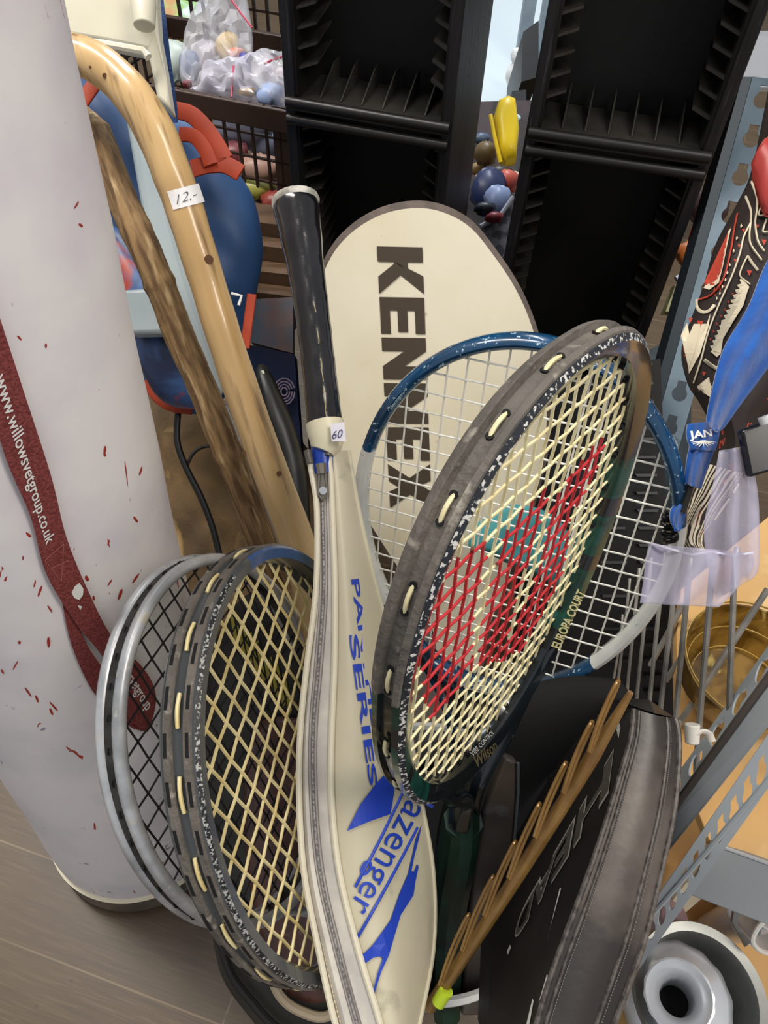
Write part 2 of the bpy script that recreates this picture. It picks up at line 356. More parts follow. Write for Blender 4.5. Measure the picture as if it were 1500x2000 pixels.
def strings(f, a, b, w, nm, nc, r, redfn=None):
    """interlaced net inside the hoop"""
    g = G(); ring = [f(2*math.pi*i/360, -w+.001)[0] for i in range(361)]
    def span(axis, val):
        hit = []
        for i in range(360):
            p, q = ring[i], ring[i+1]; u, v_ = (p.x, q.x) if axis == 0 else (p.y, q.y)
            if (u-val)*(v_-val) < 0 or u == val:
                t = (val-u)/(v_-u) if v_ != u else 0; z = p+(q-p)*t; hit.append(z.y if axis == 0 else z.x)
        return (min(hit), max(hit)) if len(hit) > 1 else None
    mx_ = [(i-(nm-1)/2)*(2*(b-w)*.90/(nm-1)) for i in range(nm)]; cy = [(i-(nc-1)/2)*(2*(a-w)*.90/(nc-1)) for i in range(nc)]
    for axis, vals, oth in ((0, mx_, cy), (1, cy, mx_)):
        for i, v_ in enumerate(vals):
            s = span(axis, v_)
            if not s: continue
            pts = [(s[0], 0)]
            for j, o_ in enumerate(oth):
                if s[0]+.002 < o_ < s[1]-.002: pts.append((o_, (1 if (i+j) % 2 else -1)*(1 if axis else -1)*r*.4))
            pts.append((s[1], 0)); P3 = [Vector((v_, q, z)) if axis == 0 else Vector((q, v_, z)) for q, z in pts]
            if redfn is None: g.tube(P3, r, 5)
            else:
                P4 = []
                for k in range(len(P3)-1): P4 += [P3[k].lerp(P3[k+1], t/4) for t in range(4)]
                P4.append(P3[-1]); cur = None; run = []
                for k in range(len(P4)-1):
                    mi = 1 if redfn((P4[k]+P4[k+1])/2) else 0
                    if cur is None: cur = mi; run = [P4[k]]
                    if mi != cur: g.tube(run, r, 5, cur); cur = mi; run = [P4[k]]
                    run.append(P4[k+1])
                g.tube(run, r, 5, cur)
    return g
def shaft_parts(t, a, b, w, th, f, framem, gripm, total, capm, arm_th=2.55, neck=.10, gr=.0155, wrap=True, yoke=True):
    """throat arms from the hoop to the shaft, handle grip and butt cap (local frame, -Y is the butt)"""
    y_end = a-total; g = G(); yn = -a-neck
    for sg_ in (1, -1):
        p0, n0 = f(arm_th if sg_ > 0 else 2*math.pi-arm_th, -w/2)
        pth = spline([f((arm_th-.16) if sg_ > 0 else 2*math.pi-arm_th+.16, -w/2)[0], p0, Vector((sg_*.034, -a-.022, 0)), Vector((sg_*.013, yn+.02, 0)), Vector((sg_*.008, yn, 0)), Vector((sg_*.008, yn-.05, 0))], 6)
        g.tube(pth, [th*.46]*len(pth), 10, flat=.62, upv=(0, 0, 1))
    o1 = g.build('throat', framem, t, local=True)
    g = G(); ys = y_end+.012; ye = yn-.035; n = 40; pts = []; rr = []
    for i in range(n+1):
        y = ys+(ye-ys)*i/n; pts.append(Vector((0, y, 0))); rr.append(gr*(1.0+(.0 if i > 3 else .06*(3-i)))+(.0006 if i % 3 == 0 else 0))
    g.tube(pts, rr, 8); g.build('grip', gripm, t, local=True)
    G().tube([Vector((0, y_end, 0)), Vector((0, y_end+.004, 0)), Vector((0, y_end+.016, 0))], [gr*1.1, gr*1.22, gr*1.18], 8).build('butt_cap', capm, t, local=True)
def scaled(c, k): return EYE+(Vector(c)-EYE)*k
# --- Wilson style wide racket
K = .96; cW = scaled((.082, .248, .675), K); MW = racket_frame(cW, (.007, .187, .982), (.604, .782, -.154), None)
aW, bW, tW = .1652*K, .126*K, .0205; fW = hoopfn(aW, bW, .12, .92)
wl_ = thing('tennis_racket', 'black and green wide-bodied racket with cream strings stencilled red, nearest the camera', 'racket', group=None, matrix=MW)
profW = [(0, tW/2-.002), (.0008, .0045), (-.0022, .003), (-.0022, -.003), (.0008, -.0045), (0, -tW/2+.002), (-.003, -tW/2), (-.009, -tW/2+.002), (-.0125, -.006), (-.0135, 0), (-.0125, .006), (-.009, tW/2-.002), (-.003, tW/2)]
def mfW(th, j):
    d = (th-math.pi) % (2*math.pi)-math.pi; d = (th+math.pi) % (2*math.pi)-math.pi   # 0 at the tip
    seg = abs(d)
    green = (1.35 < seg < 1.52) or (1.62 < seg < 1.8) or (1.9 < seg < 2.25)
    if j in (12, 0): return 3 if (j == 12 and d < .9) else (2 if green else 0)
    return 2 if green and j not in (2, 3) else 0
g = G(); hoop_sweep(g, fW, profW, 160, mfun=mfW); g.build('frame', [BLACKGLOSS, BUMPER, GREENP, CHIP], wl_, local=True)
g = G(); hoop_sweep(g, fW, [(.0012, tW/2-.003), (.0022, .0046), (-.001, .003), (-.001, -.003), (.0022, -.0046), (.0012, -tW/2+.0025), (-.002, -tW/2-.0004), (-.0045, -tW/2+.001), (-.0015, -.006), (-.0023, 0), (-.0015, .006), (-.004, tW/2-.002), (-.002, tW/2-.0015)], 110, th0=-1.42, th1=.95)
g.build('bumper_guard', BUMPER, wl_, local=True)
invW = MW.inverted()
RED1 = [(958, 1052), (880, 1095), (822, 1230), (815, 1290), (838, 1412), (870, 1375), (925, 1300), (925, 1190)]
RED2 = [(1085, 935), (1000, 1010), (975, 1080), (940, 1200), (930, 1300), (985, 1290), (1010, 1170), (1040, 1060)]
RED3 = [(1195, 830), (1120, 920), (1075, 990), (1060, 1090), (1015, 1200), (975, 1290), (1020, 1270), (1100, 1120), (1115, 1010), (1165, 920)]
NW = MW.to_3x3() @ Vector((0, 0, 1))
RL = []
for R_ in (RED1, RED2, RED3):
    RL.append([(lambda q: (q.x, q.y))(invW @ on_plane(x, y, cW, NW)) for x, y in R_])
strings(fW, aW, bW, .0125, 18, 20, .0009, lambda q: any(inside(R_, q.x, q.y) for R_ in RL)).build('string_bed', [CREAM_STRING, RED_STRING], wl_, local=True)
g = G(); hl = G()
for i in range(19):
    th = -2.9+i*.31; d = .095
    if True:
        pth = [fW(th+d*(k/6-.5), .0016+.0014*math.sin(math.pi*k/6)-.0026)[0] for k in range(7)]; G().tube(pth, .0011, 6).build('string_loop', CREAM_STRING, wl_, local=True)
        for e in (0, 6): G().tube([pth[e]+Vector((0, 0, -.0001)), pth[e]+fW(th)[1]*.0009], .0019, 8).build('grommet_hole', DARKHOLE, wl_, local=True)
g = G()
for th in [2.0+i*.12 for i in range(10)]+[-2.0-i*.12 for i in range(10)]+[.3+.17*i for i in range(9)]:
    q, nn = fW(th, -.0125); G().tube([q, q-nn*.003], .0018, 7).build('grommet', DARKHOLE, wl_, local=True)
shaft_parts(wl_, aW, bW, .0135, tW, fW, BLACKGLOSS, mat('black_green_grip', '12201c', .4, c2='1f3a30', scale=20, bump=.5), .66, INK, arm_th=2.5, neck=.07, gr=.0165)
o_f = cW+NW*(tW/2+.0006)
wsurf = lambda x, y: on_plane(x, y, o_f, NW)
EUR = mat('cream_print', 'e2dba0', .5); GLD = mat('faded_gold_print', '6a6045', .5)
lettering('frame_lettering', 'EUROPA COURT', [(1094, 1268), (1144, 1158), (1128, 1150), (1076, 1262)], wsurf, EUR, wl_, bold=.03, lift=.0004)
lettering('frame_lettering', 'VIBE CONTROL', [(924, 1478), (966, 1432), (961, 1425), (918, 1470)], wsurf, WHITE, wl_, lift=.0004)
lettering('frame_lettering', 'Wilson', [(934, 1498), (975, 1462), (964, 1445), (924, 1478)], wsurf, GLD, wl_, bold=.02, shear=.4, lift=.0004)
# --- dark racket with yellow gut
K = 1.06; cY = scaled((-.042, .186, .545), K); MY = racket_frame(cY, (-.333, .152, .93), (.11, .986, -.122), None)
aY, bY, tY = .1681*K, .1273*K, .0238*K; fY = hoopfn(aY, bY, .0374, 1.0)
yr = thing('tennis_racket', 'dark grey racket with pale yellow strings in front of the white drum', 'racket', matrix=MY)
def prof_of(t, w=.0115, gr=.0016): return [(0, t/2-.002), (.0005, .004), (-gr, .003), (-gr, -.003), (.0005, -.004), (0, -t/2+.002), (-.002, -t/2), (-w+.003, -t/2+.001), (-w, -t/4), (-w, t/4), (-w+.003, t/2-.001), (-.002, t/2)]
g = G(); hoop_sweep(g, fY, prof_of(tY), 160, mfun=lambda th, j: 1 if j in (10, 11) and .35 < th < 1.0 else (2 if j == 11 and (th > 3.5 or th < .2) else (1 if 2.6 < th < 3.1 and j in (10, 9) else 0)))
g.build('frame', [DKFRAME, mat('blue_lacquer', '274a7c', .3, coat=.4), mat('worn_silver_edge', 'a9a9a4', .5, c2='1b1b1e', scale=500, lo=.42, hi=.5)], yr, local=True)
g = G()
for z0, z1 in ((.0035, tY/2-.0035), (-tY/2+.0035, -.0035)):
    hoop_sweep(g, fY, [(.0, z1), (.0016, z1-.0008), (.0016, z0+.0008), (.0, z0), (-.001, z0), (-.001, z1)], 110, th0=-2.1, th1=1.6)
g.build('bumper_guard', BUMPER, yr, local=True)
g = G()
for sgn in (1, -1):
    for i in range(24):
        th = -2.2+i*.165; ln = .085
        rows = []
        for k in range(5):
            q, nn = fY(th+ln*(k/4-.5)); rows.append([q+nn*.00175+Vector((0, 0, sgn*tY*.27-.0011)), q+nn*.00175+Vector((0, 0, sgn*tY*.27+.0011))])
        G().loft(rows).build('grommet_slot', DARKHOLE, yr, local=True)
g = G()
for i in range(14):
    th = -2.75+i*.29; d = .125 if th > -2 else .07
    pth = [fY(th+d*(k/6-.5), .0006+.0012*math.sin(math.pi*k/6)-.001)[0] for k in range(7)]; G().tube(pth, .0012, 6).build('string_loop', YEL_STRING, yr, local=True)
strings(fY, aY, bY, .0115, 16, 19, .00108).build('string_bed', YEL_STRING, yr, local=True)
shaft_parts(yr, aY, bY, .0115, tY, fY, DKFRAME, GRIPM, .70, INK)
# --- silver racket with black strings
K = 1.05; cS = scaled((-.103, .222, .485), K); MS = racket_frame(cS, (-.334, .313, .889), (.265, .936, -.23), None)
aS, bS, tS = .1597*K, .1211*K, .0159*K; fS = hoopfn(aS, bS, .04, 1.0)
sr = thing('tennis_racket', 'silver double-railed metal racket with black strings, against the white drum', 'racket', matrix=MS)
for sgn in (1, -1):
    g = G(); r = .0048; hoop_sweep(g, fS, [(-.0045+r*math.cos(x*math.pi/5), sgn*(tS/2-.001)+r*math.sin(x*math.pi/5)) for x in range(10)], 150); g.build('rail', SILVER, sr, local=True)
g = G(); hoop_sweep(g, fS, [(-.0015, .005), (-.003, .001), (-.003, -.001), (-.0015, -.005), (-.0085, -.005), (-.0085, .005)], 140); g.build('grommet_strip', mat('black_plastic_strip', '23221f', .45, c2='3a3834', scale=60), sr, local=True)
g = G()
for i in range(44):
    th = 2*math.pi*i/44; G().tube([fS(th+.03*(k/4-.5), -.0018+.0006*math.sin(math.pi*k/4))[0] for k in range(5)], .0009, 5).build('string_loop', BLACK_STRING, sr, local=True)
strings(fS, aS, bS, .009, 15, 18, .0008).build('string_bed', BLACK_STRING, sr, local=True)
shaft_parts(sr, aS, bS, .009, .013, fS, SILVER, GRIPM, .62, INK)
# --- blue and white racket
K = 1.06; cB = scaled((.097, .358, .584), K); MB_ = racket_frame(cB, (.021, .261, .965), (.947, -.315, .065), None)
aB, bB, tB = .172*K, .1281*K, .020; fB = hoopfn(aB, bB, .081, 1.026)
br_ = thing('tennis_racket', 'blue and white chipped racket with white strings, in front of the cream cover', 'racket', matrix=MB_)
g = G(); w_ = .0118
def mfB(th, j):
    d = abs((th+math.pi) % (2*math.pi)-math.pi); return 1 if 1.22 < d < 2.2 else 0
hoop_sweep(g, fB, [(-w_/2+w_/2*math.cos(x*math.pi/6), tB/2*math.sin(x*math.pi/6)) for x in range(12)], 180, mfun=mfB)
g.build('frame', [BLUEP, WHITEP], br_, local=True)
strings(fB, aB, bB, w_, 16, 19, .00085).build('string_bed', WHITE_STRING, br_, local=True)
shaft_parts(br_, aB, bB, w_, .016, fB, BLUEP, GRIPM, .70, INK, arm_th=2.45)
NB = MB_.to_3x3() @ Vector((0, 0, 1)); ob = cB+NB*(tB/2+.0008 if NB.dot(EYE-cB) > 0 else -tB/2-.0008)
bs = lambda x, y: on_plane(x, y, ob, NB)
g = G(); g.tube(spline([fB(2.62, -.006)[0], fB(2.85, .002)[0], fB(math.pi, .006)[0], fB(-2.85, .002)[0], fB(-2.62, -.006)[0]], 8), .0105, 12); g.build('throat_bridge', BRIDGE, br_, local=True)
lettering('bridge_lettering', 'Slazenger', [(893, 1345), (978, 1371), (983, 1350), (898, 1323)], bs, WHITE, br_, bold=.02, lift=.004)
lettering('frame_lettering', 'Slazenger', [(765, 802), (790, 770), (784, 765), (759, 796)], bs, mat('pale_blue_print', 'b9cfd8', .5), br_, lift=.001)
# ================================================================ cream cover KENNEX
ctop = P(822, 400, .76); cbot = Vector((.12, .31, .12)); cy_ = (ctop-cbot).normalized()
cxr = Vector((.98, -.16, 0)); cx_ = (cxr-cy_*cxr.dot(cy_)).normalized(); cn = cx_.cross(cy_)
if cn.dot(EYE-ctop) < 0: cn = -cn
ks = lambda x, y, off=.009: on_plane(x, y, ctop+cn*off, cn)
KO = [(822, 394), (760, 402), (705, 428), (660, 468), (632, 515), (612, 570), (600, 640), (600, 720), (615, 800), (640, 880), (680, 960), (730, 1040), (775, 1110), (815, 1170), (850, 1250), (862, 1330), (930, 1330), (960, 1230), (1000, 1130), (1040, 1000), (1070, 880), (1075, 770), (1062, 690), (1040, 615), (1010, 550), (970, 490), (925, 435), (875, 405)]
ko = spline([ks(x, y, 0) for x, y in KO], 4, True)
kt = thing('racket_cover', 'cream racket cover printed KENNEX with brown piped edge, leaning on the black tower', 'cover', tuple(cbot))
CREAMV = mat('cream_vinyl', 'd9d2bd', .42, c2='cdc3a6', scale=7, lo=.35, hi=.7, c3='b9ad90', scale3=60, lo3=.7, hi3=.76, bump=.15, bscale=10)
kc = ks(830, 800, 0)
front = [kc+(p-kc)*.965 for p in ko]
g = G(); n = len(ko)
g.loft([[p+cn*.009 for p in front]+[front[0]+cn*.009], [kc+(p-kc)*.6+cn*.0096 for p in ko]+[kc+(ko[0]-kc)*.6+cn*.0096], [kc+cn*.0098 for p in ko]+[kc+cn*.0098]])
g.build('front_panel', CREAMV, kt)
g = G(); g.loft([[p+cn*.009 for p in front+front[:1]], [p+cn*.007 for p in ko+ko[:1]], [p-cn*.007 for p in ko+ko[:1]], [p-cn*.009 for p in front+front[:1]], [kc-cn*.009 for p in ko+ko[:1]]])
g.build('edge_band', mat('brown_edge_tape', '5d5048', .55, c2='4b4039', scale=60, bump=.3), kt)
BROWNP = mat('brown_print', '40362a', .5)
def glyph(polys):
    v = []; f = []
    for p in polys: f.append(tuple(range(len(v), len(v)+len(p)))); v += p
    return v, f
def word(ltrs, ws, gap=.09):
    v = []; f = []; x = 0
    for l, w_ in zip(ltrs, ws):
        gv, gf = glyph(l); k = len(v); v += [(x+a*w_, b) for a, b in gv]; f += [tuple(i+k for i in q) for q in gf]; x += w_+gap
    return v, f
sK = .32
GK = [[(0, 0), (sK, 0), (sK, 1), (0, 1)], [(sK, .38), (.62, 1), (1.0, 1), (.60, .50)], [(sK, .38), (.60, .50), (1.02, 0), (.64, 0), (.38, .34)], [(sK, .66), (.45, .66), (.52, .58), (sK, .38)]]
GE = [[(0, 0), (.36, 0), (.36, 1), (0, 1)], [(.36, 0), (1, 0), (1, .22), (.36, .22)], [(.36, .39), (.95, .39), (.95, .61), (.36, .61)], [(.36, .78), (1, .78), (1, 1), (.36, 1)]]
GN = [[(0, 0), (.32, 0), (.32, 1), (0, 1)], [(.68, 0), (1, 0), (1, 1), (.68, 1)], [(.32, 1), (.32, .5), (.68, 0), (.68, .5)]]
GX = [[(0, 0), (.38, 0), (1, 1), (.62, 1)], [(0, 1), (.31, .5), (.5, .7), (.38, 1)], [(.5, .3), (.69, .5), (1, 0), (.62, 0)]]
lettering('cover_lettering', word([GK, GE, GN, GN, GE, GX], [1.05, .85, 1.0, 1.0, .85, 1.15]), [(736, 481), (762, 992), (843, 992), (825, 483)], lambda x, y: ks(x, y, .0102), BROWNP, kt, lift=.0003)
g = G(); g.tube([ks(890, 1320, 0), cbot+cy_*.16, cbot], [.014, .0135, .0155], 8); g.build('handle', GRIPM, kt)
# ================================================================ upside-down racket in the cream zip cover
def dS(y): return 1/(1.78+(y-385)/1675*.35)
ul = thing('racket_in_cover', 'upside-down racket with taped black grip in a cream cover with blue print and zip', 'racket', tuple(P(760, 2150, dS(2150))))
TAPE = mat('glossy_black_tape', '0c0c0e', .18, c2='1c1b1e', scale=25, bump=.6, bscale=30, coat=.4)
pts = []; rr = []
for i in range(61):
    t = i/60; x = 578+(634-578)*t+4*math.sin(t*3); y = 398+(830-398)*t; pts.append(P(x, y, dS(y)))
    wpx = 46-10*min(1, t*3.5)-3*math.sin(max(0, t-.3)*4)+ (.4*math.sin(t*46)); wpx = wpx if t > .0 else 44
    rr.append(wpx*dS(y)/F*(1.0))
G().tube(pts, rr, 20).build('grip', TAPE, ul)
d0 = (pts[0]-pts[4]).normalized()
G().tube([pts[0]-d0*.002, pts[0]+d0*.001, pts[0]+d0*.0035, pts[0]+d0*.004], [rr[0]*1.0, rr[0]*1.08, rr[0]*1.05, rr[0]*.9], 20).build('torn_end_tape', mat('frayed_white_tape', 'c9c6bc', .7, c2='8a877f', scale=60, bump=1, bscale=90), ul)
g = G()
pp = []
for i in range(50):
    t = i/49; q = pts[int(t*59)]; pp.append(q+(EYE-q).normalized()*(rr[int(t*59)]*1.01)+RT*(.0035-.002*t)+RT*.0004*math.sin(i*2.1))
g.tube(pp, .0005, 5); g.build('thread_seam', mat('gilt_thread', '9a8c6a', .35, .5), ul)
G().tube([P(634, 826, dS(826)), P(638, 850, dS(850)), P(636, 868, dS(868)), P(630, 882, dS(882))], [.0139, .0137, .012, .009], 20).build('collar', mat('ivory_collar', 'ddd6b8', .4), ul)
G().tube([P(628, 872, dS(872)+.002), P(632, 925, dS(925)+.004)], [.0078, .0078], 14).build('shaft', mat('cobalt_shaft', '1c3fa0', .3), ul)
pc = P(662, 848, dS(848)-.0142)
st_ = G().prism([P(645, 829, .515), P(672, 824, .515), P(676, 862, .515), P(648, 862, .515)], FWD*.0004).build('price_sticker', mat('white_sticker', 'e4e1ea', .6), ul, smooth=False)
lettering('handwriting', '60', [(649, 858), (670, 854), (669, 838), (648, 842)], lambda x, y: P(x, y, .5146), mat('pen_ink', '45456e', .5), ul, shear=.3, lift=.0002)
Lp = [(598, 882), (607, 930), (616, 1000), (614, 1150), (596, 1300), (584, 1420), (581, 1550), (590, 1700), (618, 1850), (652, 2000), (690, 2110), (740, 2160)]
Zp = [(622, 882), (628, 930), (630, 1000), (632, 1150), (622, 1300), (612, 1420), (612, 1550), (625, 1700), (658, 1850), (698, 2000), (720, 2080), (745, 2140)]
Ep = [(642, 878), (648, 930), (651, 1000), (656, 1150), (655, 1300), (650, 1420), (649, 1550), (664, 1700), (700, 1850), (745, 2000), (760, 2080), (765, 2130)]
Rp = [(680, 880), (690, 940), (703, 1010), (730, 1130), (765, 1260), (795, 1400), (820, 1550), (845, 1700), (846, 1850), (818, 2000), (800, 2080), (775, 2130)]
Lp, Zp, Ep, Rp = [spline([Vector((x, y, 0)) for x, y in q], 5) for q in (Lp, Zp, Ep, Rp)]
CV = mat('cream_zip_vinyl', 'd4ccb2', .38, c2='c0b9a0', scale=6, lo=.35, hi=.7, c3='8d8c78', scale3=30, lo3=.66, hi3=.8, bump=.25, bscale=14)
def fr(p): return P(p.x, p.y, dS(p.y))
rows = []; NF = 14; frows = []
for l, z, e, r in zip(Lp, Zp, Ep, Rp):
    wd = (r-e).length; row = []
    for k in range(NF+1):
        t = k/NF; x = e.x+(r.x-e.x)*t; y = e.y+(r.y-e.y)*t
        dd = dS(y)+.002+.075*t*t*min(1, wd/190)-.006*math.sin(math.pi*t)*min(1, wd/150)
        row.append(P(x, y, dd))
    frows.append(row)
SURF = frows
g = G(); g.loft(frows); g.build('front_panel', CV, ul, ang=60)
def face_surf(x, y):
    # invert the panel: find row by y then fraction by x
    best = None
    for l, z, e, r in zip(Lp, Zp, Ep, Rp):
        pass
    lo = 0
    for i in range(len(Ep)-1):
        ya = Ep[i].y; yb = Ep[i+1].y
        if ya <= y <= yb: lo = i; break
    s = (y-Ep[lo].y)/(Ep[lo+1].y-Ep[lo].y+1e-9)
    for _ in range(3):
        e = Ep[lo].lerp(Ep[lo+1], s); r = Rp[lo].lerp(Rp[lo+1], s); t = max(0, min(1, (x-e.x)/(r.x-e.x)))
    a = SURF[lo]; b = SURF[lo+1]; k = min(NF-1, int(t*NF)); u = t*NF-k
    q = a[k].lerp(a[k+1], u).lerp(b[k].lerp(b[k+1], u), s)
    d = (q-EYE).dot(FWD)-.0012
    return P(x, y, d)
# gusset on the left with two piping cords and the zip between them
g = G(); g2 = G()
rows = []
for l, z, e, r in zip(Lp, Zp, Ep, Rp):
    rows.append([P(l.x, l.y, dS(l.y)+.006), P(l.x+(z.x-l.x)*.5, l.y, dS(l.y)-.001), P(z.x-7, z.y, dS(z.y)), P(z.x, z.y, dS(z.y)+.002), P(z.x+7, z.y, dS(z.y)), P(e.x-4, e.y, dS(e.y)), P(e.x, e.y, dS(e.y)+.002)])
g.loft(rows); g.build('zip_gusset', mat('grey_cream_gusset', 'd6d0c4', .5, c2='bdb8b0', scale=30), ul)
g = G(); back = []
for l, e, r in zip(Lp, Ep, Rp):
    wd = (r-e).length; A = P(l.x, l.y, dS(l.y)+.006); B = P(r.x, r.y, dS(r.y)+.002+.075*min(1, wd/190)); off = FWD*.03*min(1, wd/150)+FWD*.006
    back.append([A, A+off, B+off, B])
g.loft(back); g.build('back_panel', CV, ul)
for q, nm, dx in ((Lp, 'piping', 3), (Ep, 'piping', -2)):
    G().tube([P(p.x+dx, p.y, dS(p.y)-.0008) for p in q], .0022, 8).build(nm, mat('cream_piping', 'e0d8c0', .45), ul)
G().tube([P(r.x, r.y, dS(r.y)+.002+.075*min(1, (r-e).length/190)) for e, r in zip(Ep, Rp)], .002, 8).build('piping', CV, ul)
for dx, nm, w2, m_ in ((0, 'zip_teeth', .0022, mat('zip_teeth', 'a9a4a4', .4, .3, c2='6f6a6a', scale=600, lo=.45, hi=.55)), (-8, 'zip_tape_edge', .0006, mat('zip_edge', '7f767a', .6)), (8, 'zip_tape_edge', .0006, mat('zip_edge', '7f767a', .6))):
    G().tube([P(p.x+dx, p.y, dS(p.y)-.0002) for p in Zp if p.y > 925], w2, 6, flat=.5).build(nm, m_, ul)
g = G()
for i in range(0, len(Lp)-1):
    for u in (0, .35, .7):
        a = Lp[i].lerp(Lp[i+1], u); b = Lp[i].lerp(Lp[i+1], u+.2); g.tube([P(a.x+13, a.y, dS(a.y)+.0018), P(b.x+13, b.y, dS(b.y)+.0018)], .0004, 4)
g.build('stitching', mat('yellowed_thread', 'dcc89a', .6), ul)['kind'] = 'stuff'
for x0, y0, x1, y1 in ((600, 880, 606, 905), (643, 865, 641, 890)):
    G().tube([P(x0, y0, dS(y0)-.004), P(x1, y1, dS(y1)-.004)], .0028, 10).build('cord_end', mat('brown_cord_end', '55504a', .4), ul)
PULL = mat('zip_pull_metal', '8c877c', .35, .8)
g = G(); d = dS(930)-.006
g.tube([P(627, 905, d), P(629, 925, d)], [.004, .0035], 8); 
g.tube([P(624, 925, d), P(622, 965, d), P(631, 977, d), P(640, 965, d), P(635, 925, d)], .0009, 6)
g.prism([P(624, 925, d+.0005), P(635, 925, d+.0005), P(640, 965, d+.0005), P(631, 976, d+.0005), P(622, 965, d+.0005)], FWD*.0008); g.build('zip_pull', PULL, ul)
G().tube([P(631, 958, d-.001), P(631, 958, d+.0003)], .0028, 16).build('zip_pull_disc', mat('silver_disc', 'c8ccd0', .3, .6), ul)
BL = mat('blue_print', '2443b4', .45)
lettering('cover_lettering', 'PANTHER', [(686, 1132), (733, 1470), (748, 1466), (701, 1130)], face_surf, BL, ul, bold=.02, fine=.04)
lettering('cover_lettering', 'SERIES', [(681, 1240), (722, 1536), (738, 1532), (699, 1238)], face_surf, BL, ul, bold=.02, fine=.04)
poly_decal('blue_emblem', [(678, 1623), (705, 1570), (735, 1530), (752, 1512), (772, 1530), (768, 1560), (763, 1590), (720, 1605)], face_surf, BL, ul)
lettering('cover_lettering', 'Slazenger', [(806, 1504), (668, 1762), (725, 1797), (867, 1539)], face_surf, BL, ul, bold=-.002, fine=.03)
g = G()
for a, b in (((788, 1545), (694, 1732)), ((815, 1617), (696, 1835))):
    q = [face_surf(a[0]+(b[0]-a[0])*t/14, a[1]+(b[1]-a[1])*t/14+4*math.sin(math.pi*t/14)) for t in range(15)]; g.tube(q, .0011, 5)
g.build('emblem_rule', BL, ul)
CAT = [(824, 1610), (812, 1640), (806, 1668), (797, 1707), (780, 1747), (763, 1797), (747, 1820), (727, 1847), (707, 1866), (703, 1885), (716, 1880), (728, 1871), (742, 1868), (748, 1872), (738, 1900), (730, 1930), (728, 1957), (733, 1935), (744, 1900), (760, 1865), (770, 1830), (783, 1787), (808, 1748), (812, 1720), (818, 1692), (815, 1688), (808, 1704), (804, 1700), (810, 1670), (818, 1640)]
poly_decal('leaping_cat_emblem', CAT, face_surf, BL, ul)
# ================================================================ black cover HEAD
hd = thing('racket_cover', 'black padded racket cover with outlined HEAD lettering, beside the grey shelf post', 'cover', tuple(P(1150, 2050, .50)))
Eh = [(1238, 1384), (1232, 1440), (1212, 1510), (1185, 1600), (1155, 1690), (1120, 1785), (1085, 1880), (1052, 1985), (1030, 2080)]
Rh = [(1318, 1402), (1325, 1440), (1324, 1500), (1316, 1580), (1300, 1660), (1282, 1740), (1262, 1820), (1232, 1910), (1195, 2010), (1170, 2080)]
Lh = [(1225, 1392), (1170, 1450), (1110, 1545), (1050, 1650), (1000, 1740), (966, 1830), (957, 1900), (954, 1985), (950, 2080)]
def dH(y): return .50-(y-1385)/700*.07
Eh, Rh, Lh = [spline([Vector((x, y, 0)) for x, y in q], 6) for q in (Eh, Rh[:5]+Rh[6:], Lh)]
FACEB = mat('black_nylon', '1b191b', .55, c2='282422', scale=12, bump=.15)
GUSS = mat('worn_black_vinyl', '2b2624', .34, c2='3b3430', scale=9, lo=.4, hi=.7, c3='7a6f66', scale3=11, lo3=.55, hi3=.8, bump=.6, bscale=16, stretch=(1, 1, .5))
EE = [P(e.x, e.y, dH(e.y)) for e in Eh]; RRh = [P(r.x, r.y, dH(r.y)+.012) for r in Rh]; LL = [P(l.x, l.y, dH(e.y)+.11) for l, e in zip(Lh, Eh)]
G().loft([[e, e.lerp(l, .3), e.lerp(l, .6), l] for e, l in zip(EE, LL)]).build('face_panel', FACEB, hd, ang=60)
Nh = (LL[30]-EE[30]).cross(EE[35]-EE[25]).normalized()
def gus(e, r): return [e.lerp(r, t)-FWD*(.006*math.sin(math.pi*t)) for t in (0, .08, .25, .45, .62, .78, .92, 1)]
G().loft([gus(e, r) for e, r in zip(EE, RRh)]).build('gusset', GUSS, hd, ang=60)
G().loft([[r, r+FWD*.05, l+FWD*.05, l] for r, l in zip(RRh, LL)]).build('rear_panel', FACEB, hd)
g = G(); g.loft([[EE[0], LL[0], LL[0]+FWD*.05, RRh[0]+FWD*.05, RRh[0], RRh[0]], [EE[0].lerp(RRh[0], .5)]*6]); g.build('top_panel', GUSS, hd)
for t, r_ in ((.0, .0018), (.10, .0012), (.72, .0014), (1, .0022)):
    G().tube([e.lerp(r, t)-FWD*(.006*math.sin(math.pi*t)) for e, r in zip(EE, RRh)], r_, 8).build('piping', mat('dark_piping', '36302e', .4, c2='5a5450', scale=200), hd)
g = G()
for i in range(1, len(EE)-1):
    for u in (0, .33, .66):
        f_ = lambda v, t: EE[i].lerp(EE[i+1], v).lerp(RRh[i].lerp(RRh[i+1], v), t)-FWD*(.0072*math.sin(math.pi*t)+.0004)
        g.tube([f_(u, .78), f_(u+.18, .78)], .0004, 4); g.tube([f_(u, .14), f_(u+.18, .14)], .0004, 4)
g.build('stitching', mat('grey_thread', '6a645e', .6), hd)['kind'] = 'stuff'
hsurf = lambda x, y: on_plane(x, y, EE[24], Nh)
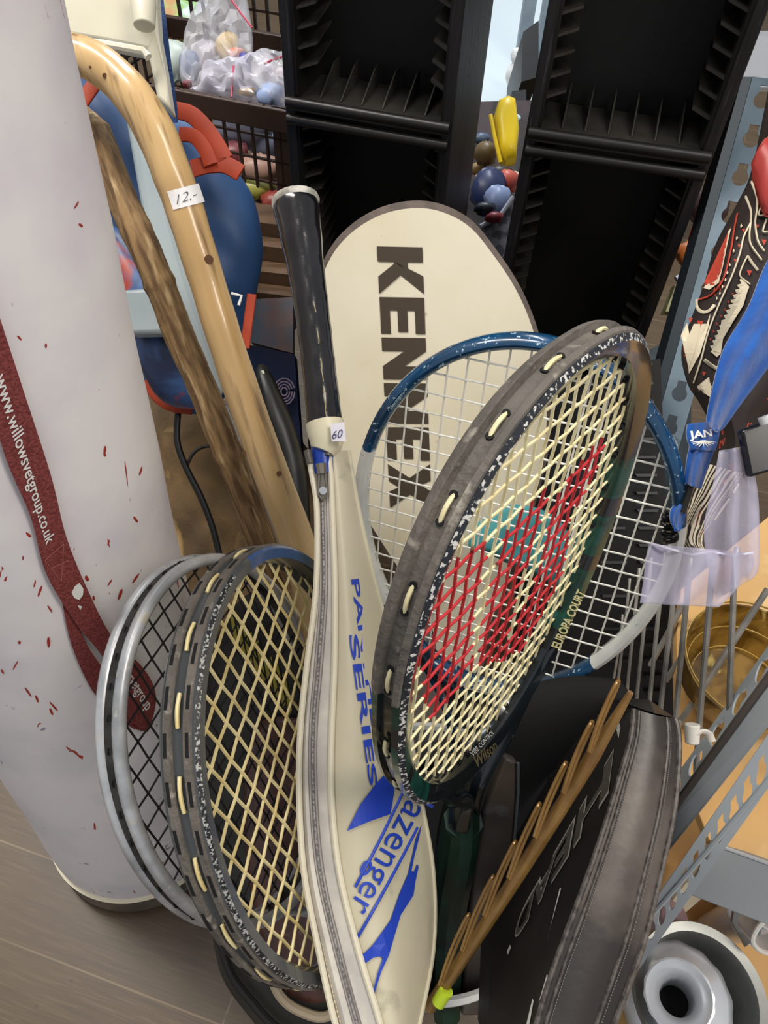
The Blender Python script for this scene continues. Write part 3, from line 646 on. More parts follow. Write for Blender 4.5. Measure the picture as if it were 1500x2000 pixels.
def hface(x, y):
    for i in range(len(Eh)-1):
        for (a0_, b0_) in ((Eh, Lh),):
            e0, e1, l0, l1 = Eh[i], Eh[i+1], Lh[i], Lh[i+1]
            # barycentric test on the quad split in two triangles
            for tri, q in (((e0, e1, l1), (EE[i], EE[i+1], LL[i+1])), ((e0, l1, l0), (EE[i], LL[i+1], LL[i]))):
                A, B, D = tri; den = (B.y-D.y)*(A.x-D.x)+(D.x-B.x)*(A.y-D.y)
                if abs(den) < 1e-9: continue
                u = ((B.y-D.y)*(x-D.x)+(D.x-B.x)*(y-D.y))/den; v = ((D.y-A.y)*(x-D.x)+(A.x-D.x)*(y-D.y))/den
                if u >= -.02 and v >= -.02 and u+v <= 1.02:
                    nn = (q[1]-q[0]).cross(q[2]-q[0]).normalized(); r = on_plane(x, y, q[0], nn); return P(x, y, (r-EYE).dot(FWD)-.0015)
    return hsurf(x, y)
GREYP = mat('grey_print', '5e5853', .5)
lettering('cover_lettering_outline', 'HEAD', [(1199, 1462), (1014, 1784), (1000, 1848), (1188, 1551)], hface, mat('pale_grey_outline', 'b9b4ae', .5), hd, bold=.03, lift=.0004, fine=.03)
lettering('cover_lettering', 'HEAD', [(1197, 1468), (1014, 1789), (1002, 1841), (1187, 1544)], hface, GREYP, hd, bold=.018, lift=.0012, fine=.03)
for q in ([(1208, 1405), (1212, 1420), (1208, 1442), (1204, 1425)], [(990, 1858), (996, 1845), (998, 1850), (992, 1865)], [(1093, 1735), (1096, 1735), (1075, 1810), (1066, 1848)], [(1068, 1903), (1072, 1908), (1062, 1935), (1052, 1958)], [(1040, 1950), (1042, 1955), (1034, 2000), (1028, 2000)]):
    poly_decal('white_print', q, hface, WHITE, hd, lift=.0004)
# ================================================================ rattan beater seen edge-on
RAT = mat('golden_cane', '9c7840', .3, .3, c2='7d5a2c', scale=30, stretch=(1, 1, 1), lo=.35, hi=.7, coat=.3)
rt = thing('carpet_beater', 'golden cane carpet beater seen edge-on beside the black HEAD cover', 'beater', tuple(P(835, 1965, .56)))
def dR(t): return .44+.10*t
A = Vector((1232, 1352, 0)); B = Vector((838, 1968, 0))
main = [P(*(A.lerp(B, t/30)+Vector((10*math.sin(t/30*math.pi)*.8, 0, 0))).xy, dR(t/30)) for t in range(31)]
G().tube(main, [.0018+.0030*min(1, i/6) for i in range(31)], 10).build('main_cane', RAT, rt)
for i, (t0, ln) in enumerate(((.05, .15), (.18, .15), (.31, .16), (.44, .16), (.56, .16), (.67, .16), (.79, .15))):
    a = A.lerp(B, t0-.05)+Vector((-30, -16, 0)); b = A.lerp(B, t0+ln)+Vector((-4, -8, 0)); m1 = a.lerp(b, .5)+Vector((-4, -1, 0)); m2 = a.lerp(b, .5)+Vector((2, 4, 0)); d = dR(t0)
    q = spline([P(b.x, b.y, d), P(m1.x, m1.y, d-.004), P(a.x, a.y, d-.004), P(a.x+5, a.y+2, d), P(m2.x, m2.y, d+.003), P(b.x+4, b.y+3, d+.004)], 5)
    G().tube(q, .0011, 7).build('cane_loop', RAT, rt)
G().tube([P(872, 1934, .528), P(856, 1958, .532)], .0052, 12).build('tape_band', mat('neon_yellow_tape', 'd6f23c', .5), rt)
# ================================================================ bin
bc = Vector((.06, .2, 0)); 
PAIL = mat('white_grey_pail', 'c9c8c2', .4, c2='b2b1aa', scale=8)
bn = thing('pail', 'white plastic pail holding the rackets', 'bucket', tuple(bc))
MBN = Matrix.Translation(bc)
G().lathe([(.0, .004), (.104, .004), (.122, .29), (.125, .295), (.125, .301), (.121, .302), (.118, .295), (.1, .012), (0, .012)], 72, MBN).build('shell', PAIL, bn)
G().lathe([(.122, .297), (.1265, .298), (.1265, .303), (.122, .3045), (.1185, .302), (.1185, .297), (.122, .297)], 72, MBN).build('rim', mat('pail_rim', 'd9d9d4', .35), bn)
G().lathe([(.0, .235), (.07, .237), (.105, .232), (.114, .225)], 40, MBN).build('inner_shade', mat('pail_shade', '17191a', .5, c2='24282a', scale=12, bump=1, bscale=14), bn)  # dark sheet across the pail, its inner shade put into the colour
# ---- dark slab cover in the middle
DIRT_LIT = mat('dusty_lit_vinyl', '3a3533', .5, c2='5a4f45', scale=14, lo=.4, hi=.7, c3='7a8088', scale3=16, lo3=.62, hi3=.8, bump=.4)  # brown is dirt; blue-grey puts the light on the top into the colour
dk = thing('racket_cover', 'dusty dark grey cover standing upright behind the golden cane beater', 'cover', tuple(P(930, 1960, .66)))
q = [(985, 1478), (1012, 1490), (1012, 1550), (1004, 1650), (992, 1780), (980, 1880), (970, 1985), (900, 1985), (908, 1850), (925, 1700), (945, 1580)]
dd = lambda y: .575+(y-1480)/500*.10
pl = [P(x, y, dd(y)) for x, y in q]
G().prism(pl, FWD*.016).build('body', DIRT_LIT, dk, bevel=.003)
G().tube([P(x, y, dd(y)-.002) for x, y in ((1012, 1490), (1012, 1550), (1004, 1650), (992, 1780), (980, 1880))], .0012, 6).build('seam', mat('pale_seam', '5a6068', .5), dk)
blk = thing('racket_bag', 'plain black racket bag standing in the pail behind the golden cane beater', 'bag', tuple(P(960, 1900, .68)))
q = [(930, 1400), (1010, 1345), (1120, 1320), (1210, 1330), (1235, 1390), (1215, 1500), (1120, 1650), (1020, 1820), (975, 1930), (880, 1950), (850, 1700), (868, 1560)]
pl = [P(x, y, .66+(y-1350)/600*.03) for x, y in q]
G().pillow(spline(pl, 4, True), FWD, .012, .02, k=6).build('body', mat('plain_black_nylon', '070708', .85, c2='0b0b0b', scale=8, bump=.2), blk)
G().tube(spline([P(x, y, .645) for x, y in ((1075, 1515), (1120, 1550), (1165, 1585), (1190, 1620))], 5), .0025, 8).build('strap_edge', mat('dark_strap_edge', '2a2d31', .5), blk)
dk2 = thing('racket', 'black racket handle rising between the white printed cover and the dusty dark cover', 'racket', tuple(P(870, 1980, .66)))
G().tube(spline([P(905, 1555, .60), P(905, 1650, .60), P(880, 1800, .64), P(872, 1985, .68)], 5), [.0125]*16, 8).build('shaft', mat('green_black_shaft', '10201b', .35, c2='1d3a2c', scale=18), dk2)
# ---- covers showing through the yellow strings
cov = thing('racket_cover', 'dark grey racket cover at the bottom, under the yellow-strung racket', 'cover', tuple(P(520, 1950, .75)))
GC = mat('dark_grey_cover', '36352f', .5, c2='23211d', scale=16, lo=.4, hi=.7, c3='5d5a52', scale3=20, lo3=.66, hi3=.8, bump=.4)
q = [(372, 1500), (392, 1680), (410, 1800), (432, 1905), (478, 1975), (540, 2040), (640, 2075), (720, 2040), (720, 1700), (700, 1450), (620, 1240), (540, 1150), (460, 1180), (410, 1290)]
pl = [P(x, y, .72-(y-1150)/900*.02) for x, y in q]; nrm = (pl[0]-pl[8]).cross(pl[11]-pl[5]).normalized()
G().pillow(spline(pl, 4, True), nrm, .007, .01, k=5).build('body', GC, cov)
G().tube(spline([P(x, y, .705-(y-1150)/900*.02) for x, y in ((420, 1790), (445, 1890), (490, 1955), (550, 2015), (640, 2050))], 5), .004, 8).build('piping', mat('dark_piping_two', '1c1b1a', .45), cov)
YP = mat('yellow_print', 'a59a3c', .6)
for i in range(9):
    x = 447+i*13; poly_decal('yellow_print', [(x, 1190+i*16), (x+5, 1186+i*16), (x+20, 1262+i*16), (x+14, 1270+i*16)], lambda a, b: P(a, b, .705), YP, cov)
brn = thing('oval_case', 'reddish-brown oval case with a cream lower rim, behind the yellow strings', 'case', tuple(P(570, 1985, .70)))
q = [(500, 1420), (560, 1400), (640, 1430), (690, 1560), (700, 1750), (690, 1920), (640, 1985), (580, 1975), (540, 1930), (505, 1820), (480, 1680), (478, 1520)]
pl = [P(x, y, .700) for x, y in q]; BRV = mat('red_brown_veneer', '5b352a', .4, c2='3d211b', scale=12, stretch=(6, 6, 1), lo=.35, hi=.7, coat=.3, c3='7c5a48', scale3=25, lo3=.65, hi3=.75)
G().pillow(spline(pl, 4, True), FWD, .006, .012, k=3).build('body', BRV, brn)
G().tube(spline([P(x, y, .688) for x, y in ((520, 1880), (545, 1942), (585, 1974), (640, 1984), (690, 1930))], 6), .0045, 8).build('cream_rim', mat('cream_rim', 'b5a48a', .5), brn)
# ================================================================ walking sticks
def wiggle(pts, amp): return [p+Vector((random.uniform(-amp, amp), random.uniform(-amp, amp), random.uniform(-amp, amp))) for p in pts]
SD = P(600, 1130, .65)-P(338, 345, .56); PALE = mat('varnished_pale_wood', 'ccab78', .34, c2='b38e58', scale=10, stretch=(5, 5, .6), lo=.4, hi=.72, c3='7d6240', scale3=16, lo3=.57, hi3=.72, stretch3=(7, 7, .6), coat=.4, along=SD)
cn_ = thing('walking_stick', 'varnished pale wooden crook-handled walking stick with a 12,- price sticker', 'stick', tuple(P(600, 1140, .68)))
cp = [(60, 130, .56), (110, 108, .555), (165, 112, .55), (222, 148, .55), (268, 200, .55), (308, 268, .555), (338, 345, .56), (358, 400, .565), (380, 470, .57), (408, 560, .58), (440, 665, .59), (478, 780, .605), (528, 920, .62), (572, 1035, .64), (600, 1130, .65), (640, 1300, .68)]
pth = spline([P(*c) for c in cp], 6); n = len(pth)
rd = [(.0152-.0012*min(1, abs(i-30)/25)+(.0022*max(0, (i-60)/30)))*(1+.012*math.sin(i*.9)) for i in range(n)]
G().tube(pth, rd, 24).build('shaft', PALE, cn_)
def cane_surf(x, y):
    best = min(range(n), key=lambda i: ((pth[i]-EYE).dot(FWD) and ((lambda v: (750+F*v.dot(RT)/v.dot(FWD)-x)**2+(1000-F*v.dot(UP)/v.dot(FWD)-y)**2)(pth[i]-EYE))))
    c = pth[best]; t = (pth[min(best+1, n-1)]-pth[max(best-1, 0)]).normalized(); r = rd[best]+.0007
    d = ray(x, y); o = EYE-c; d2 = d-t*d.dot(t); o2 = o-t*o.dot(t); A_ = d2.dot(d2); B_ = o2.dot(d2); C_ = o2.dot(o2)-r*r; D_ = B_*B_-A_*C_
    return EYE+d*((-B_-math.sqrt(max(D_, 0)))/A_)
rows = []
for i in range(9):
    u = i/8; rows.append([cane_surf(326+(338-326)*v+62*u*(1-0)+0*v, 374+(36)*v-16*u) for v in (0, .25, .5, .75, 1)])
G().loft(rows).build('price_sticker', mat('sticker_paper', 'eceaea', .6), cn_)
lettering('handwriting', '12,-', [(346, 402), (387, 388), (382, 368), (341, 382)], cane_surf, mat('pencil', '55555c', .6), cn_, shear=.35, lift=.0006, bold=-.01)
for x, y, r in ((408, 507, .0035), (205, 148, .0018), (176, 131, .0009), (478, 905-20, .0022), (545, 925, .0022)):
    q = cane_surf(x, y); G().tube([q-(EYE-q).normalized()*.002, q+(EYE-q).normalized()*.0002], r, 12).build('knot', mat('dark_knot', '5a3a1c', .6), cn_)
BARK = mat('brown_bark', '9a7c54', .75, c2='60482e', scale=22, stretch=(9, 9, 1.1), lo=.38, hi=.62, c3='c0a67c', scale3=22, stretch3=(7, 7, 1), lo3=.58, hi3=.7, bump=.8, bscale=24, along=P(505, 1040, .68)-P(285, 490, .61))
bs_ = thing('walking_stick', 'rough bark-covered brown walking stick beside the pale one', 'stick', tuple(P(530, 1080, .70)))
cp = [(100, 205, .60), (150, 232, .60), (185, 262, .60), (210, 320, .60), (243, 400, .605), (285, 490, .61), (322, 580, .62), (350, 655, .63), (390, 745, .64), (432, 850, .65), (470, 945, .665), (505, 1040, .68), (560, 1200, .70)]
pb = spline([P(*c) for c in cp], 10); n2_ = len(pb)
rb = [.0128*(1+.02*math.sin(i*.3)+.015*random.uniform(-1, 1)+(.10 if i % 37 == 20 else 0)+(.05 if i % 37 in (19, 21) else 0)) for i in range(n2_)]
g = G().tube(pb, rb, 28)
for v in g.v: v += Vector((random.uniform(-1, 1), random.uniform(-1, 1), random.uniform(-1, 1)))*.00022
g.build('shaft', BARK, bs_)
# ================================================================ folded plastic and metal chair behind the sticks
IV = mat('ivory_plastic', 'd5d1be', .35, c2='cbc6b2', scale=6); GP = mat('pale_grey_plastic', 'a9b4b6', .35, c2='9aa8ad', scale=6)
ch = thing('folding_chair', 'ivory and pale grey plastic folding seat with a metal tube leg, behind the walking sticks', 'seat', tuple(P(560, 1090, .80)))
pan = [(90, -60, .66), (300, -60, .66), (308, 60, .66), (322, 140, .66), (334, 215, .67), (306, 190, .67), (292, 120, .67), (285, 95, .67), (200, 78, .67), (90, 60, .67)]
G().prism([P(*c) for c in pan], FWD*.02).build('back_panel', IV, ch, bevel=.003)
G().tube([P(*c) for c in ((130, 78, .655), (200, 86, .655), (280, 100, .655), (290, 112, .655))], .0035, 8).build('ridge', IV, ch)
G().tube([P(277, -30, .645), P(280, 10, .64), P(282, 52, .64)], [.011, .011, .009], 20).build('pivot_cap', IV, ch, bevel=.001)
rows = []
for x, y, w_ in ((262, 160, 66), (276, 250, 52), (292, 350, 52), (312, 450, 56), (345, 560, 52), (388, 670, 44), (432, 785, 26)):
    d = .69+(y-160)/600*.05; rows.append([P(x-w_/2, y, d), P(x-w_/2+5, y, d-.006), P(x-w_/2+12, y, d), P(x+w_/2-8, y, d), P(x+w_/2, y, d-.006), P(x+w_/2+2, y, d), P(x+w_/2, y, d+.02), P(x-w_/2, y, d+.02)])
G().loft(rows, cu=True, caps=True).build('leg', GP, ch, sub=1)
G().prism([P(*c) for c in ((236, 565, .72), (318, 560, .72), (340, 650, .72), (252, 652, .72))], FWD*.02).build('cross_rail', GP, ch, bevel=.004)
G().tube([P(444, 790, .745), P(520, 975, .78), P(570, 1100, .80)], .006, 14).build('tube_leg', mat('steel_tube', 'b4bcc4', .25, .8), ch)
# ---- blue strap
bsx = G().loft([[P(x-13, y, .70), P(x+13, y, .70), P(x+13, y, .703), P(x-13, y, .703)] for x, y in ((302, -30), (312, 40), (320, 110), (328, 170), (334, 215), (334, 240))], cu=True, caps=True).build('webbing_strap', mat('navy_webbing', '1d3c6e', .8, c2='14305c', scale=250, bump=.8, bscale=300))
tag(bsx, 'navy blue webbing strap running down beside the ivory plastic panel', 'strap')
# ================================================================ backpack
bp = thing('backpack', 'blue childs backpack with orange-red trim behind the walking sticks', 'backpack', tuple(P(400, 810, .95)))
BLU = mat('blue_nylon', '2b4c78', .55, c2='1c3a63', scale=6, lo=.35, hi=.7, bump=.5, bscale=12, c3='3a5f90', scale3=9, lo3=.6, hi3=.8)
q = [(120, 180), (180, 150), (260, 200), (330, 215), (395, 250), (450, 320), (490, 380), (507, 450), (510, 510), (497, 580), (478, 650), (455, 740), (420, 800), (370, 808), (310, 790), (280, 740), (230, 600), (170, 420), (130, 300)]
pl = [P(x, y, .80+.0002*(y-200)) for x, y in q]; nb = (P(120, 180, .8)-P(510, 510, .86)).cross(P(420, 800, .92)-P(330, 215, .8)).normalized()
if nb.dot(EYE-pl[0]) < 0: nb = -nb
G().pillow(spline(pl, 4, True), nb, .045, .09, rings=10, k=3, wob=.16, wf=26).build('body', BLU, bp)
ORG = mat('orange_red_trim', 'a5360f', .6, c2='922d0c', scale=20, bump=.4)
def band(pts, d, w, name, m_=ORG, th=.0015, flat=.25):
    p = spline([P(x, y, d) for x, y in pts], 6); rows = []
    for i, c in enumerate(p):
        t = (p[min(i+1, len(p)-1)]-p[max(i-1, 0)]).normalized(); s_ = t.cross(FWD).normalized(); f_ = FWD*th
        rows.append([c-s_*w+f_, c-s_*w-f_*.6, c-s_*w*.8-f_, c+s_*w*.8-f_, c+s_*w-f_*.6, c+s_*w+f_])
    return G().loft(rows, cu=True, caps=True).build(name, m_, bp, ang=60)
band([(340, 215), (375, 225), (410, 262), (440, 312)], .745, .0085, 'carry_loop', flat=.35); band([(350, 262), (378, 266), (400, 292), (412, 322)], .74, .007, 'carry_loop', flat=.35)
band([(375, 330), (405, 322), (440, 322), (470, 338)], .745, .0085, 'top_band', flat=1)
band([(148, 215), (166, 190), (188, 158)], .735, .007, 'side_piping', flat=.5)
band([(287, 742), (300, 772), (330, 795), (375, 803)], .80, .004, 'bottom_piping'); band([(492, 575), (486, 620), (478, 680)], .80, .005, 'side_piping')
PIC = mat('printed_picture_panel', '1f2a48', .4, c2='3a5a8c', scale=14, lo=.4, hi=.6, c3='9a3a2a', scale3=17, lo3=.58, hi3=.66, detail=8, dist=1.5)
q = [(212, 435), (300, 520), (345, 640), (400, 700), (420, 790), (380, 800), (320, 786), (285, 735), (250, 640), (220, 540)]
G().pillow(spline([P(x, y, .775) for x, y in q], 3, True), FWD, .004, .03, k=4).build('printed_panel', PIC, bp)
G().tube([P(452, 573, .765), P(472, 578, .765), P(466, 596, .765)], .0015, 6).build('white_mark', WHITE, bp)
# ================================================================ brown crate with zip bags
CR = mat('dark_brown_plastic', '3d2a20', .42, c2='2e1f18', scale=12)
c0 = on_z(337, 172, .60); 
kk = (.60-H)
c1 = on_z(556, 214, .60); c0 = P(337, 172, 1.0); zc = c0.z; c1 = on_z(556, 214, zc)
ev = (c1-c0).normalized(); W_ = .34; ri = c1+ev*.01; le = ri-ev*W_; bk = Vector((-ev.y, ev.x, 0))
if bk.y < 0: bk = -bk
DPT = .24; HT = .21; cr = thing('crate', 'dark brown plastic lattice crate filled with small zip bags', 'crate', tuple(le+Vector((0, 0, -HT))))
g = G()
for o, e in ((le, ev*W_), (le, bk*DPT), (ri, bk*DPT), (le+bk*DPT, ev*W_)):
    pd = bk if abs(e.normalized().dot(ev)) > .5 else ev
    g.box(o-pd*.004-Vector((0, 0, .03)), e, pd*.01, (0, 0, .03))
g.build('rim', CR, cr, bevel=.002)
g = G()
def lattice(o, e, L_, hgt, up0=0):
    nb_ = int(L_/.021); t = Vector((0, 0, 1)); q = bk if abs(e.dot(ev)) > .5 else ev
    for i in range(nb_+1): g.box(o+e*(i*L_/nb_)-t*hgt, e*.0035, q*.004, t*hgt)
    for i in range(1, int(hgt/.032)+1): g.box(o-t*(i*.032)-t*.03+Vector((0, 0, .02)), e*L_, q*.004, t*.003)
lattice(le, ev, W_, HT); lattice(le, bk, DPT, HT); lattice(ri, bk, DPT, HT); lattice(le+bk*DPT, ev, W_, HT)
g.build('lattice_side', CR, cr, smooth=False)
g = G()
for o in (le, ri-ev*.03): g.box(o+Vector((0, 0, -HT)), ev*.03, bk*.006, (0, 0, HT))
g.box(le-Vector((0, 0, HT+.01)), ev*W_, bk*DPT, (0, 0, .01)); g.build('corner_panel', CR, cr)
cr2 = thing('crate', 'second brown lattice crate behind the crate of zip bags', 'crate', tuple(le+bk*.34+Vector((0, 0, -.02))))
g = G(); o2 = le+bk*.3+Vector((0, 0, .14))
g.box(o2-Vector((0, 0, .02)), ev*.5, bk*.01, (0, 0, .03)); le2 = o2
for i in range(22): g.box(o2+ev*(i*.023)-Vector((0, 0, .17)), ev*.005, bk*.004, (0, 0, .17))
for i in range(5): g.box(o2-Vector((0, 0, .035*i+.03)), ev*.5, bk*.004, (0, 0, .004))
g.build('lattice_side', CR, cr2, smooth=False)
FILM = mat('clear_film', 'f1f1fa', .16, trans=0, alpha=.34, coat=.5, bump=.9, bscale=30, c2='ffffff', scale=14)
LILAC = mat('lilac_film', 'e8e6f4', .2, alpha=.5, coat=.5, bump=.9, bscale=22)
ZR = mat('red_zip_line', 'c2405a', .5)
def zipbag(label, out, d, tf, zip_=None, contents=(), m_=FILM, tilt=FWD):
    t = thing('zip_bag', label, 'bag', tuple(P(*out[0], d)), group=None)
    G().pillow(spline([P(x, y, d) for x, y in out], 4, True), tilt, tf, tf, k=2.4, wob=.5, wf=60).build('film', m_, t)
    if zip_: G().tube([P(x, y, d-tf*.85-.002) for x, y in zip_], .0014, 6).build('zip_line', ZR, t)
    return t
def trinket(label, x, y, d, r, col, cat='trinket', sq=(1, 1, 1), name='trinket'):
    g = G(); n = 14; c = P(x, y, d); prof = []; s1 = random.uniform(2, 4)
    rows = []
    for i in range(9):
        a = math.pi*i/8; rows.append([c+RT*(r*sq[0]*math.sin(a)*math.cos(2*math.pi*j/n)*(1+.22*math.sin(round(s1)*2*math.pi*j/n+i)+.1*math.sin(5*2*math.pi*j/n+2*i)))+FWD*(r*sq[2]*math.sin(a)*math.sin(2*math.pi*j/n))+UP*(r*sq[1]*math.cos(a)*(1+.12*math.sin(s1*j))) for j in range(n)])
    g.loft(rows, cu=True); o = g.build(name, mat(col+'_plastic', col, .4, c2=col, scale=30), ang=70); tag(o, label, cat); return o
zipbag('clear zip bag standing open at the back of the brown crate, red zip strip', [(352, 150), (358, 90), (378, 20), (395, 10), (410, 0), (470, -30), (492, 55), (492, 120), (478, 160), (420, 168), (370, 172)], 1.06, .028, [(445, -10), (470, 25), (492, 54)])
zipbag('lower clear zip bag with a vertical red zip line in the brown crate', [(390, 165), (400, 125), (450, 118), (520, 105), (552, 140), (556, 205), (500, 205), (420, 195), (372, 180)], 1.04, .022, [(456, 128), (454, 160), (452, 190)], m_=LILAC)
zipbag('clear bag with a pink stripe at the right end of the brown crate', [(490, 115), (520, 98), (550, 105), (600, 100), (600, 200), (540, 205), (500, 180)], 1.03, .02, [(515, 125), (535, 116), (560, 108)])
for a in ((445, 90, 1.07, .016, 'e3c27a', 'yellow toy seen in the open zip bag', (1, 1.2, .8)), (462, 105, 1.05, .010, 'd9886a', 'salmon toy piece in the open zip bag', (1.3, .8, .8)), (475, 112, 1.045, .006, '3a3c9a', 'small violet bead beside the salmon toy piece', (1, 1, 1)),
          (370, 130, 1.08, .016, '7f8ba8', 'grey-blue toy at the left of the crate', (1, 1.4, .8)), (366, 164, 1.06, .007, 'a03a50', 'small crimson piece low at the left of the crate', (1, .7, 1)), (487, 180, 1.035, .007, 'd8a82c', 'mustard yellow curved piece in the lower zip bag', (2.2, .8, .8)),
          (400, 110, 1.09, .022, 'c9c2c8', 'pale lump in the open zip bag', (1, 1, .8)), (525, 185, 1.03, .016, '9fb4dc', 'pale blue lump at the right of the lower zip bag', (1.3, 1, .8)), (540, 150, 1.04, .014, 'd8c8d0', 'pale pink lump in the right-hand bag', (1.2, 1, .8)),
          (430, 155, 1.06, .02, 'd9d4d8', 'white lump under the open zip bag', (1.6, .8, .8)), (337, 120, 1.12, .025, 'b6c2ba', 'greenish grey lump at the left edge of the crate', (1, 1.2, .8)),
          (505, 330, 1.10, .024, 'b08a7a', 'terracotta piece seen through the crate lattice', (1.5, .9, .7)), (480, 250, 1.11, .03, '8a8c9c', 'grey piece seen through the crate lattice', (1.5, .9, .7)), (455, 300, 1.10, .02, '8a4a50', 'maroon piece seen through the crate lattice', (1.2, .9, .7)), (520, 280, 1.12, .02, '9aa4b8', 'bluish piece seen through the crate lattice', (1.4, 1, .7)), (500, 370, 1.08, .018, 'a5a24a', 'olive green piece low behind the crate lattice', (1.7, .8, .7)), (535, 395, 1.07, .02, '8a3a30', 'brick red piece low behind the crate lattice', (1, .8, .7)), (520, 230, 1.13, .024, '4a6488', 'steel blue piece high behind the crate lattice', (1, .8, .7))):
    trinket(a[5], a[0], a[1], a[2], a[3], a[4], 'toy', a[6], 'toy_piece')
pc_ = thing('picture_box', 'picture-printed box at the top left edge behind the crate', 'box', tuple(P(360, 30, 1.35)))
G().prism([P(318, -40, 1.3), P(430, -60, 1.3), (P(400, 20, 1.3)), P(322, 62, 1.3)], FWD*.05).build('body', mat('printed_card', 'b98a54', .5, c2='8fbf6a', scale=16, lo=.45, hi=.55, c3='cfd8e8', scale3=20, lo3=.55, hi3=.62), pc_)
# ================================================================ black CD towers
BKW = mat('black_stained_wood', '1a191b', .5, c2='0c0c0e', scale=16, stretch=(10, 10, .8), lo=.4, hi=.7, c3='34333a', scale3=30, lo3=.6, hi3=.7, stretch3=(12, 12, .6), bump=.4, bscale=20)
BKP = mat('black_plastic', '131313', .38, c2='1b1a19', scale=20)
BKF = mat('lit_black_plastic', '33312d', .5, c2='24231f', scale=20)  # paler copy of the black plastic: light on the fins put into the colour
BKI = mat('black_inner_panel', '0c0d0d', .6, c2='111212', scale=10)
def ztower(p1, p2, w):
    lo, hi = -.5, 1.0
    for _ in range(60):
        z = (lo+hi)/2; d = (on_z(*p1, z)-on_z(*p2, z)).length
        if d > w: lo = z
        else: hi = z
    return z
def tower(p1, p2, label, width=.2, depth=.17, nslot=10, yback=None):
    z0 = ztower(p1, p2, width); A_ = on_z(*p1, z0); B_ = on_z(*p2, z0); e = (B_-A_).normalized(); b = Vector((-e.y, e.x, 0))
    if b.y < 0: b = -b
    A_ = Vector((A_.x, A_.y, 0)); t = thing('cd_tower', label, 'shelf', tuple(A_)); Ht = 2.0; U = Vector((0, 0, 1)); th = .012
    G().box(A_, e*th, b*depth, U*Ht).build('side_panel', BKW, t, bevel=.001); G().box(A_+e*(width-th), e*th, b*depth, U*Ht).build('side_panel', BKW, t, bevel=.001)
    G().box(A_+b*.088+e*th, e*(width-2*th), b*.006, U*Ht).build('back_panel', BKI, t)
    pitch = .36; k0 = z0
    zs = [z0+pitch*k for k in range(-5, 3) if z0+pitch*k > .03]
    for z in zs:
        s = G(); s.box(A_+e*.004-b*.001+U*(z-.012), e*(width-.008), b*.086, U*.011)
        sh = s.build('shelf_insert', BKF, t, bevel=.001)
        r_ = G()
        for dz in (0, -.019): r_.tube([A_+e*.003-b*.002+U*(z+dz-.002), A_+e*(width-.003)-b*.002+U*(z+dz-.002)], .006, 12)
        r_.build('front_rail', BKP, sh)
        d_ = G()
        for i in range(1, 7):
            o = A_+e*(th+(width-2*th)*i/7)+b*.02+U*z; d_.prism([o-b*.004, o+b*.06, o+b*.062+U*.022, o+b*.045+U*.022, o+b*.004+U*.004], e*.0016)
        for side in (0, 1):
            for i in range(1, 17):
                o = A_+U*(z+.008+i*.0195)+b*.012+(e*th if side == 0 else e*(width-th)); sg = e if side == 0 else -e
                d_.prism([o, o+b*.07, o+b*.07+sg*.018+U*.010, o+b*.01+sg*.022+U*.006], U*.003)
        d_.build('divider_fins', BKF, sh, smooth=False)['kind'] = 'stuff'
        for side in (0, 1):
            o = A_+e*(th if side == 0 else width-th-.003)+b*.004+U*(z); G().box(o, e*.003, b*.083, U*(pitch-.014)).build('slot_liner', BKP, sh)
    return t
tower((556, 192), (884, 247), 'tall black CD tower on the left, behind the cream KENNEX cover')
tower((1028, 252), (1394, 304), 'tall black CD tower on the right, next to the slotted grey post')
# ================================================================ things seen between and beside the towers
tb = thing('display_table', 'white-topped table holding toys, seen between the black towers', 'table', (0.25, 1.75, 0))
tz = P(985, 185, 1.75).z
yt0 = on_z(985, 205, tz).y; G().box((.12, yt0, tz-.03), (.62, 0, 0), (0, 1.0, 0), (0, 0, .03)).build('tabletop', mat('pale_tabletop', 'c3d0d6', .4), tb, bevel=.004)
for x, y in ((.13, yt0+.02), (.69, yt0+.02), (.13, yt0+.9), (.69, yt0+.9)): G().box((x, y, 0), (.04, 0, 0), (0, .04, 0), (0, 0, tz-.03)).build('leg', mat('grey_leg', '6d7478', .4, .5), tb)
ZN = mat('galvanised_steel', '8f9fab', .4, .2, c2='7a8894', scale=14, lo=.35, hi=.65)
for x, y in ((1000, 160), (1036, 160)):
    g = G(); q = P(x, y, 1.9); g.box((q.x, q.y, 0), (.03, 0, 0), (0, .03, 0), (0, 0, 2)); o = g.build('shelf_post', ZN); tag(o, 'pale blue-grey metal upright far behind, %s' % ('left of the pair between the towers' if x == 1000 else 'right of the pair between the towers'), 'post')
dbx = G().prism([P(880, 200, 1.42), P(1060, 195, 1.42), P(1060, 560, 1.45), P(880, 560, 1.45)], FWD*.1).build('dark_backing', mat('backing_shade', '1c1a1c', .5, c2='3a3036', scale=14, lo=.5, hi=.6)); tag(dbx, 'added dark backing in place of shade behind the yellow toy', 'bin')  # slab added so the gap between the towers goes dark, shade as colour
g = G(); yt = thing('toy_bucket', 'bright yellow toy with an orange patch between the two black towers', 'toy', tuple(P(985, 325, 1.25)))
q = [(962, 235), (972, 202), (990, 194), (1004, 200), (1012, 262), (1006, 320), (985, 326), (972, 312)]
G().pillow([P(x, y, 1.25) for x, y in q], FWD, .02, .03, k=6).build('body', mat('yellow_plastic', 'e8c822', .35), yt)
G().tube([P(958, 225, 1.235), P(965, 262, 1.225), P(978, 318, 1.225)], .0035, 8).build('handle_strip', mat('yellow_rim', 'd4b410', .35), yt)
G().pillow([P(x, y, 1.228) for x, y in ((972, 228), (990, 218), (1000, 236), (994, 262), (980, 262))], FWD, .003, .003, k=3).build('orange_patch', mat('orange_sticker', 'ee8a2a', .4), yt)
